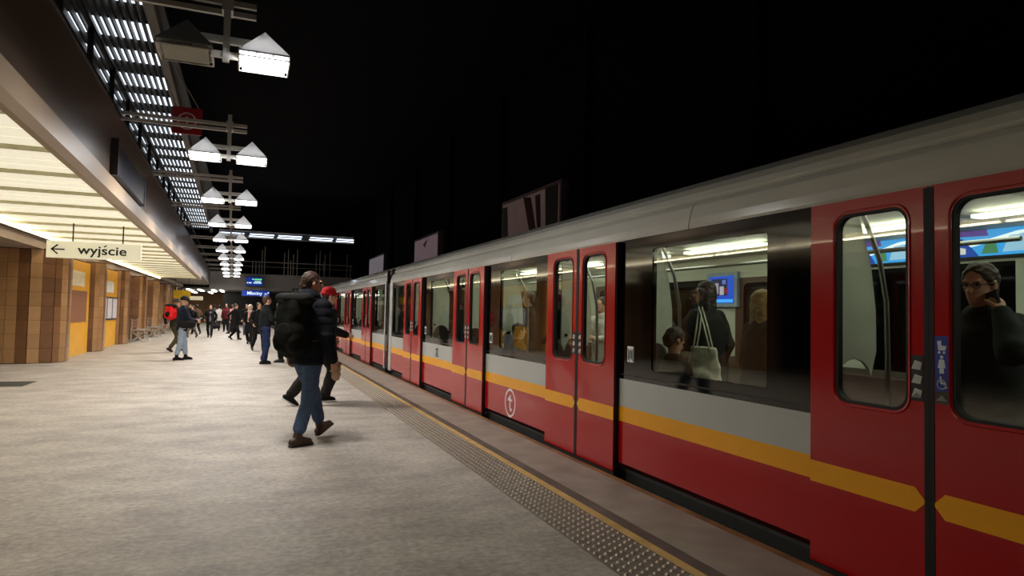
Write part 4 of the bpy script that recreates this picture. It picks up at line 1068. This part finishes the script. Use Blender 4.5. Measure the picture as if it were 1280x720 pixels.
# --- standing man in blue jeans
person('man in black jacket and blue jeans standing sideways beside the purple capped commuter', 0.48, 18.57, -70, 1.80, dict(PHONE, aL=(-.08, .05, .08), aR=(.08, -.05, .08)),
    dict(jacket=cloth((18, 22, 24)), trousers=C_JEAN2, leg=1.15, shoe=C_BLACK, hair=H_BROWN, hem=.86, front=C_MAROON, bulk=1.08), .0125, seed=5)
person('commuter in maroon top facing the man in blue jeans', 0.95, 19.1, 75, 1.74, STAND, dict(jacket=C_MAROON, trousers=C_BLACK, hair=H_DARK, hem=.84), .016, seed=6)
person('commuter in purple patterned cap and dark coat waiting by the platform edge', 1.12, 21.6, -100, 1.78, PHONE, dict(jacket=C_PURP, trousers=C_GREY, hat=C_PURP, hem=.84, puff=.02), .016, seed=7)
person('commuter in grey jeans and dark jacket standing behind the purple cap', 1.35, 22.9, 130, 1.72, STAND, dict(jacket=C_BLACK, trousers=cloth((78, 80, 74)), hair=H_DARK, hem=.86), .018, seed=8)
person('person in black coat half hidden by the man in blue jeans', 0.42, 24.5, -160, 1.72, WALK, dict(jacket=C_BLACK, trousers=C_BLACK, hair=H_DARK, hem=.62), .018, seed=9)
# --- woman with white hood
person('woman in white hood and long black coat with a pink scarf', 0.18, 29.2, 172, 1.66, dict(WALK, wL=(-.16, .30, 1.05), wR=(.22, .12, .95)), dict(jacket=C_BLACK, trousers=C_BLACK, hood=C_WHITE, scarf=C_PINK, hem=.48), .016, seed=10)
person('dark clad person walking in a wide black coat left of the white hood', -0.45, 33.5, -120, 1.72, WALK2, dict(jacket=C_BLACK, trousers=C_BLACK, hair=H_DARK, hem=.50, bulk=1.15), .02, seed=11)
# --- left pair
lm = person('man in navy jacket, black beanie and pale jeans looking at his phone', -1.60, 20.2, -72, 1.74, dict(PHONE, aL=(-.10, .16, .08), aR=(.10, -.14, .08), wL=(-.10, .36, 1.12), wR=(.10, .36, 1.10), nod=.35),
    dict(jacket=cloth((26, 32, 46)), trousers=C_LJEAN, shoe=C_BLACK, boot=.13, tlen=.12, hat=C_BLACK, hem=.84, puff=.01, leg=1.05), .0125, seed=12)
wp = P2W(lm, (lm['WL']+lm['WR'])/2+V(0, .11, .04))
b = MB(); b.box(-.037, .037, -.004, .004, -.07, .07, M_BLACK); b.box(-.034, .034, -.0055, -.004, -.065, .065, emis((150, 170, 200), 0.6))
o = obj('mobile_phone', b, local=True); o.location = tuple(wp); o.rotation_euler = (-.9, 0, lm['yaw']); props(o, 'black phone held by the man in the black beanie', 'phone')
# his shoulder bag
t = empty('shoulder_bag', tuple(P2W(lm, V(.24, .08, .86))), 'dark shoulder bag hanging at the side of the man in the black beanie', 'bag', None, lm['yaw'])
o = Sdf(.02); o.ecap(V(0, -.10, .12), V(0, .10, .12), .11, .11, .5, ux=(0, 0, 1)); obj('bag', o.mesh('bag', .014, cloth((30, 26, 26)), .008, 10, 3), t, local=True)
b = MB(); b.tube([(0, .12, .18), (-.06, .05, .45), (-.12, .0, .62)], .012, M_BLACK, 6); obj('strap', b, t, local=True)
rm = person('man in olive trousers walking with a red backpack behind the black beanie', -2.10, 24.0, -40, 1.76, WALK, dict(jacket=cloth((40, 42, 36)), trousers=C_OLIVE, hat=cloth((60, 60, 52)), hem=.86), .016, seed=13)
backpack(rm, 'bright red backpack worn by the man in olive trousers', cloth((215, 26, 34), .6), .32, .44, .22, .06, False)
# --- pair farther along
person('man in dark jacket and grey brown trousers walking beside the black trousered companion', -2.35, 35.5, 150, 1.60, WALK2, dict(jacket=C_BLACK, trousers=cloth((104, 98, 86)), hair=H_DARK, hem=.84), .018, seed=14)
p2 = person('person in open black jacket and black trousers carrying a dark handbag', -1.58, 35.6, 178, 1.66, WALK, dict(jacket=C_BLACK, trousers=C_BLACK, hair=H_DARK, hem=.82, front=cloth((110, 100, 110))), .018, seed=15)
hp_ = P2W(p2, p2['WL'])
t = empty('handbag', (hp_[0]+.02, hp_[1], hp_[2]-.42), 'dark handbag carried by the person in the open black jacket', 'handbag')
o = Sdf(.02); o.ecap(V(-.10, 0, .10), V(.10, 0, .10), .10, .10, .5, ux=(0, 0, 1)); obj('bag', o.mesh('bag', .016, C_BLACK, .006, 10, 1), t, local=True)
b = MB(); b.tube([(-.09, 0, .17), (-.05, 0, .34), (.0, 0, .37), (.05, 0, .34), (.09, 0, .17)], .01, M_BLACK, 6); obj('handle', b, t, local=True)
# --- distant crowd
crowd = [(-1.55, 46.5, 20, 1.70, WALK2, C_WHITE, C_GREY, H_DARK, 'distant person in a pale coat near the footbridge', .70),
    (-1.10, 45.0, 170, 1.76, STAND, C_MAROON, C_BLACK, H_DARK, 'distant person in a maroon jacket near the footbridge', .80),
    (-2.45, 40.0, 30, 1.68, WALK, C_BROWN, C_BLACK, H_DARK, 'distant person in a brown coat behind the walking pair', .65),
    (-2.95, 42.5, 160, 1.72, WALK2, C_BLACK, C_GREY, H_DARK, 'distant person in black jacket and grey trousers under the yellow sign', .84),
    (-0.75, 44.0, -60, 1.70, STAND, C_PINK, C_BLACK, H_BROWN, 'distant person in a dusty pink jacket behind the wide black coat', .82),
    (-0.55, 41.0, 60, 1.74, WALK, C_PURP, C_GREY, H_DARK, 'distant person in a purple grey jacket behind the wide black coat', .80),
    (0.05, 39.0, 190, 1.70, STAND, C_BLACK, C_JEAN, H_DARK, 'distant person in black jacket and blue jeans behind the white hood', .80),
    (-2.0, 50.0, 0, 1.75, WALK, C_GREY, C_BLACK, H_DARK, 'distant person in a grey jacket walking away under the footbridge', .80),
    (-3.4, 48.0, 180, 1.70, STAND, C_MAROON, C_JEAN2, H_BROWN, 'distant person in a maroon jacket and jeans by the last columns', .80),
    (1.5, 27.0, -90, 1.75, STAND, C_BLACK, C_BLACK, H_DARK, 'person in all black waiting at the platform edge beyond the purple cap', .75),
    (1.4, 33.0, -80, 1.72, STAND, cloth((40, 46, 60)), C_BLACK, H_BROWN, 'person in a slate blue jacket waiting at the far platform edge', .78)]
for k, (x, y, yw, h_, ps, ja, tr_, ha, lb, hm) in enumerate(crowd):
    person(lb, x, y, yw, h_, ps, dict(jacket=ja, trousers=tr_, hair=ha, hem=hm), .022, seed=20+k)

# --- passengers on the train
ZC = 0.05
# woman on the phone
pw = dict(STAND, wL=(-.175, .12, 1.50), eL=(-.6, .5, -1), wR=(.16, .26, 1.06), head=.15, nod=.16, curlL=1.15, palmL=(1, -.3, 0))
wo = person('woman in glasses and dark jacket holding a phone to her ear at the train door', 3.80, 2.44, 88, 1.72, pw,
    dict(jacket=cloth((40, 44, 46)), trousers=C_BLACK, hair=H_BROWN, bun=True, hem=.80, puff=.015), .0075, ZC, seed=41)
b = MB(); b.box(-.036, .036, -.075, .075, -.005, .005, M_BLACK)
o = obj('mobile_phone', b, local=True)
f = nrm(wo['WL']-wo['EL']); o.location = tuple(P2W(wo, wo['WL']+f*.10+V(.035, .01, .0))); o.rotation_euler = (1.1, -1.35, wo['yaw']); props(o, 'dark phone held to the ear of the woman in glasses', 'phone')
# her glasses
t = empty('glasses', tuple(P2W(wo, wo['hc'])), 'thin dark glasses worn by the woman on the phone', 'glasses', None, wo['yaw'])
fw = wo['fw']; rt = nrm(np.cross(fw, V(0, 0, 1))); up = np.cross(rt, fw); S_ = wo['S']
def HH(r, f, u): return (rt*r+fw*f+up*u)*S_
for sx in (-1, 1):
    b = MB(); b.tube([tuple(HH(sx*.034+.023*math.cos(a), .104, .008+.017*math.sin(a))) for a in [i*PI/8 for i in range(17)]], .0022, M_BLACK, 5); obj('lens_rim', b, t, local=True)
    b = MB(); b.tube([tuple(HH(sx*.057, .102, .012)), tuple(HH(sx*.083, .05, .012)), tuple(HH(sx*.088, -.01, .01))], .0022, M_BLACK, 5); obj('temple', b, t, local=True)
b = MB(); b.tube([tuple(HH(-.011, .104, .010)), tuple(HH(0, .112, .013)), tuple(HH(.011, .104, .010))], .0022, M_BLACK, 5); obj('bridge', b, t, local=True)
# tote bag woman
tw = person('woman in black jacket with a white tote bag holding the train pole', 4.20, 5.30, 18, 1.75, dict(STAND, wL=(-.24, .36, 1.20), eL=(-1, -.6, -.6), wR=(.27, .05, .90), head=.2, lean=.06, curlL=1.3), dict(jacket=cloth((34, 30, 28)), trousers=C_BLACK, hair=H_DARK, long=.22, hem=.78, puff=.02), .010, ZC, seed=42)
bp_ = P2W(tw, V(-.30, -.14, .68))
t = empty('tote_bag', tuple(bp_), 'white canvas tote bag on the shoulder of the standing train passenger', 'tote bag', None, tw['yaw'])
o = Sdf(.02)
o.ecap(V(0, 0, .12), V(0, 0, .40), .20, .14, .26, ux=(0, 1, 0)); o.ell(V(-.02, 0, .12), V(.075, .15, .12)); o.below(.0); o.below(.43, False)
obj('bag', o.mesh('bag', .012, cloth((214, 208, 190)), .012, 9, 4), t, local=True)
for sx in (-.035, .02):
    b = MB(); b.tube([(sx, -.09, .40), (sx+.04, .0, .62), (sx+.10, .10, .80), (sx+.04, .08, .62), (sx, .09, .40)], .009, cloth((214, 208, 190)), 6); obj('strap', b, t, local=True, smooth=True)
person('blond passenger with long hair and brown coat standing by the train window', 3.80, 4.18, -105, 1.62, STAND, dict(jacket=cloth((46, 38, 30)), trousers=C_BLACK, hair=H_BLOND, long=.36, hem=.7, puff=.02), .0105, ZC, seed=43)
SIT = dict(aL=(-.12, .42, .08), aR=(.12, .42, .08), drop=.43, wL=(-.12, .30, .68), wR=(.12, .30, .68), hip_y=0, lean=-.02)
person('seated passenger in black coat with head bowed beside the standing woman', 3.56, 4.98, -90, 1.70, dict(SIT, nod=.5), dict(jacket=C_BLACK, trousers=C_BLACK, hair=H_DARK, hem=.50), .012, ZC, seed=44)
person('passenger in white jacket with a dark bag standing inside the second window', 4.7, 8.25, 110, 1.66, PHONE, dict(jacket=C_WHITE, trousers=C_GREY, hair=H_DARK, hem=.82), .014, ZC, seed=45)
person('seated passenger in brown coat inside the second train window', 3.62, 8.75, -90, 1.66, SIT, dict(jacket=C_BROWN, trousers=C_BLACK, hair=H_BROWN, hem=.5), .014, ZC, seed=46)
person('seated passenger in dark green jacket on the far bench of the train', 5.42, 9.0, 90, 1.70, SIT, dict(jacket=cloth((36, 44, 36)), trousers=C_BLACK, hair=H_DARK, hem=.5), .014, ZC, seed=47)
person('passenger in blue jacket standing inside the third train window', 4.5, 11.9, 100, 1.74, STAND, dict(jacket=cloth((50, 70, 110)), trousers=C_BLACK, hair=H_DARK, hem=.8), .016, ZC, seed=48)
person('passenger in black coat standing behind the third train doors', 4.3, 9.9, 60, 1.76, STAND, dict(jacket=C_BLACK, trousers=C_BLACK, hair=H_DARK, hem=.7), .016, ZC, seed=49)
person('passenger in charcoal coat standing behind the second train doors', 4.15, 6.15, -30, 1.62, STAND, dict(jacket=C_GREY, trousers=C_BLACK, hair=H_DARK, hem=.7), .014, ZC, seed=50)
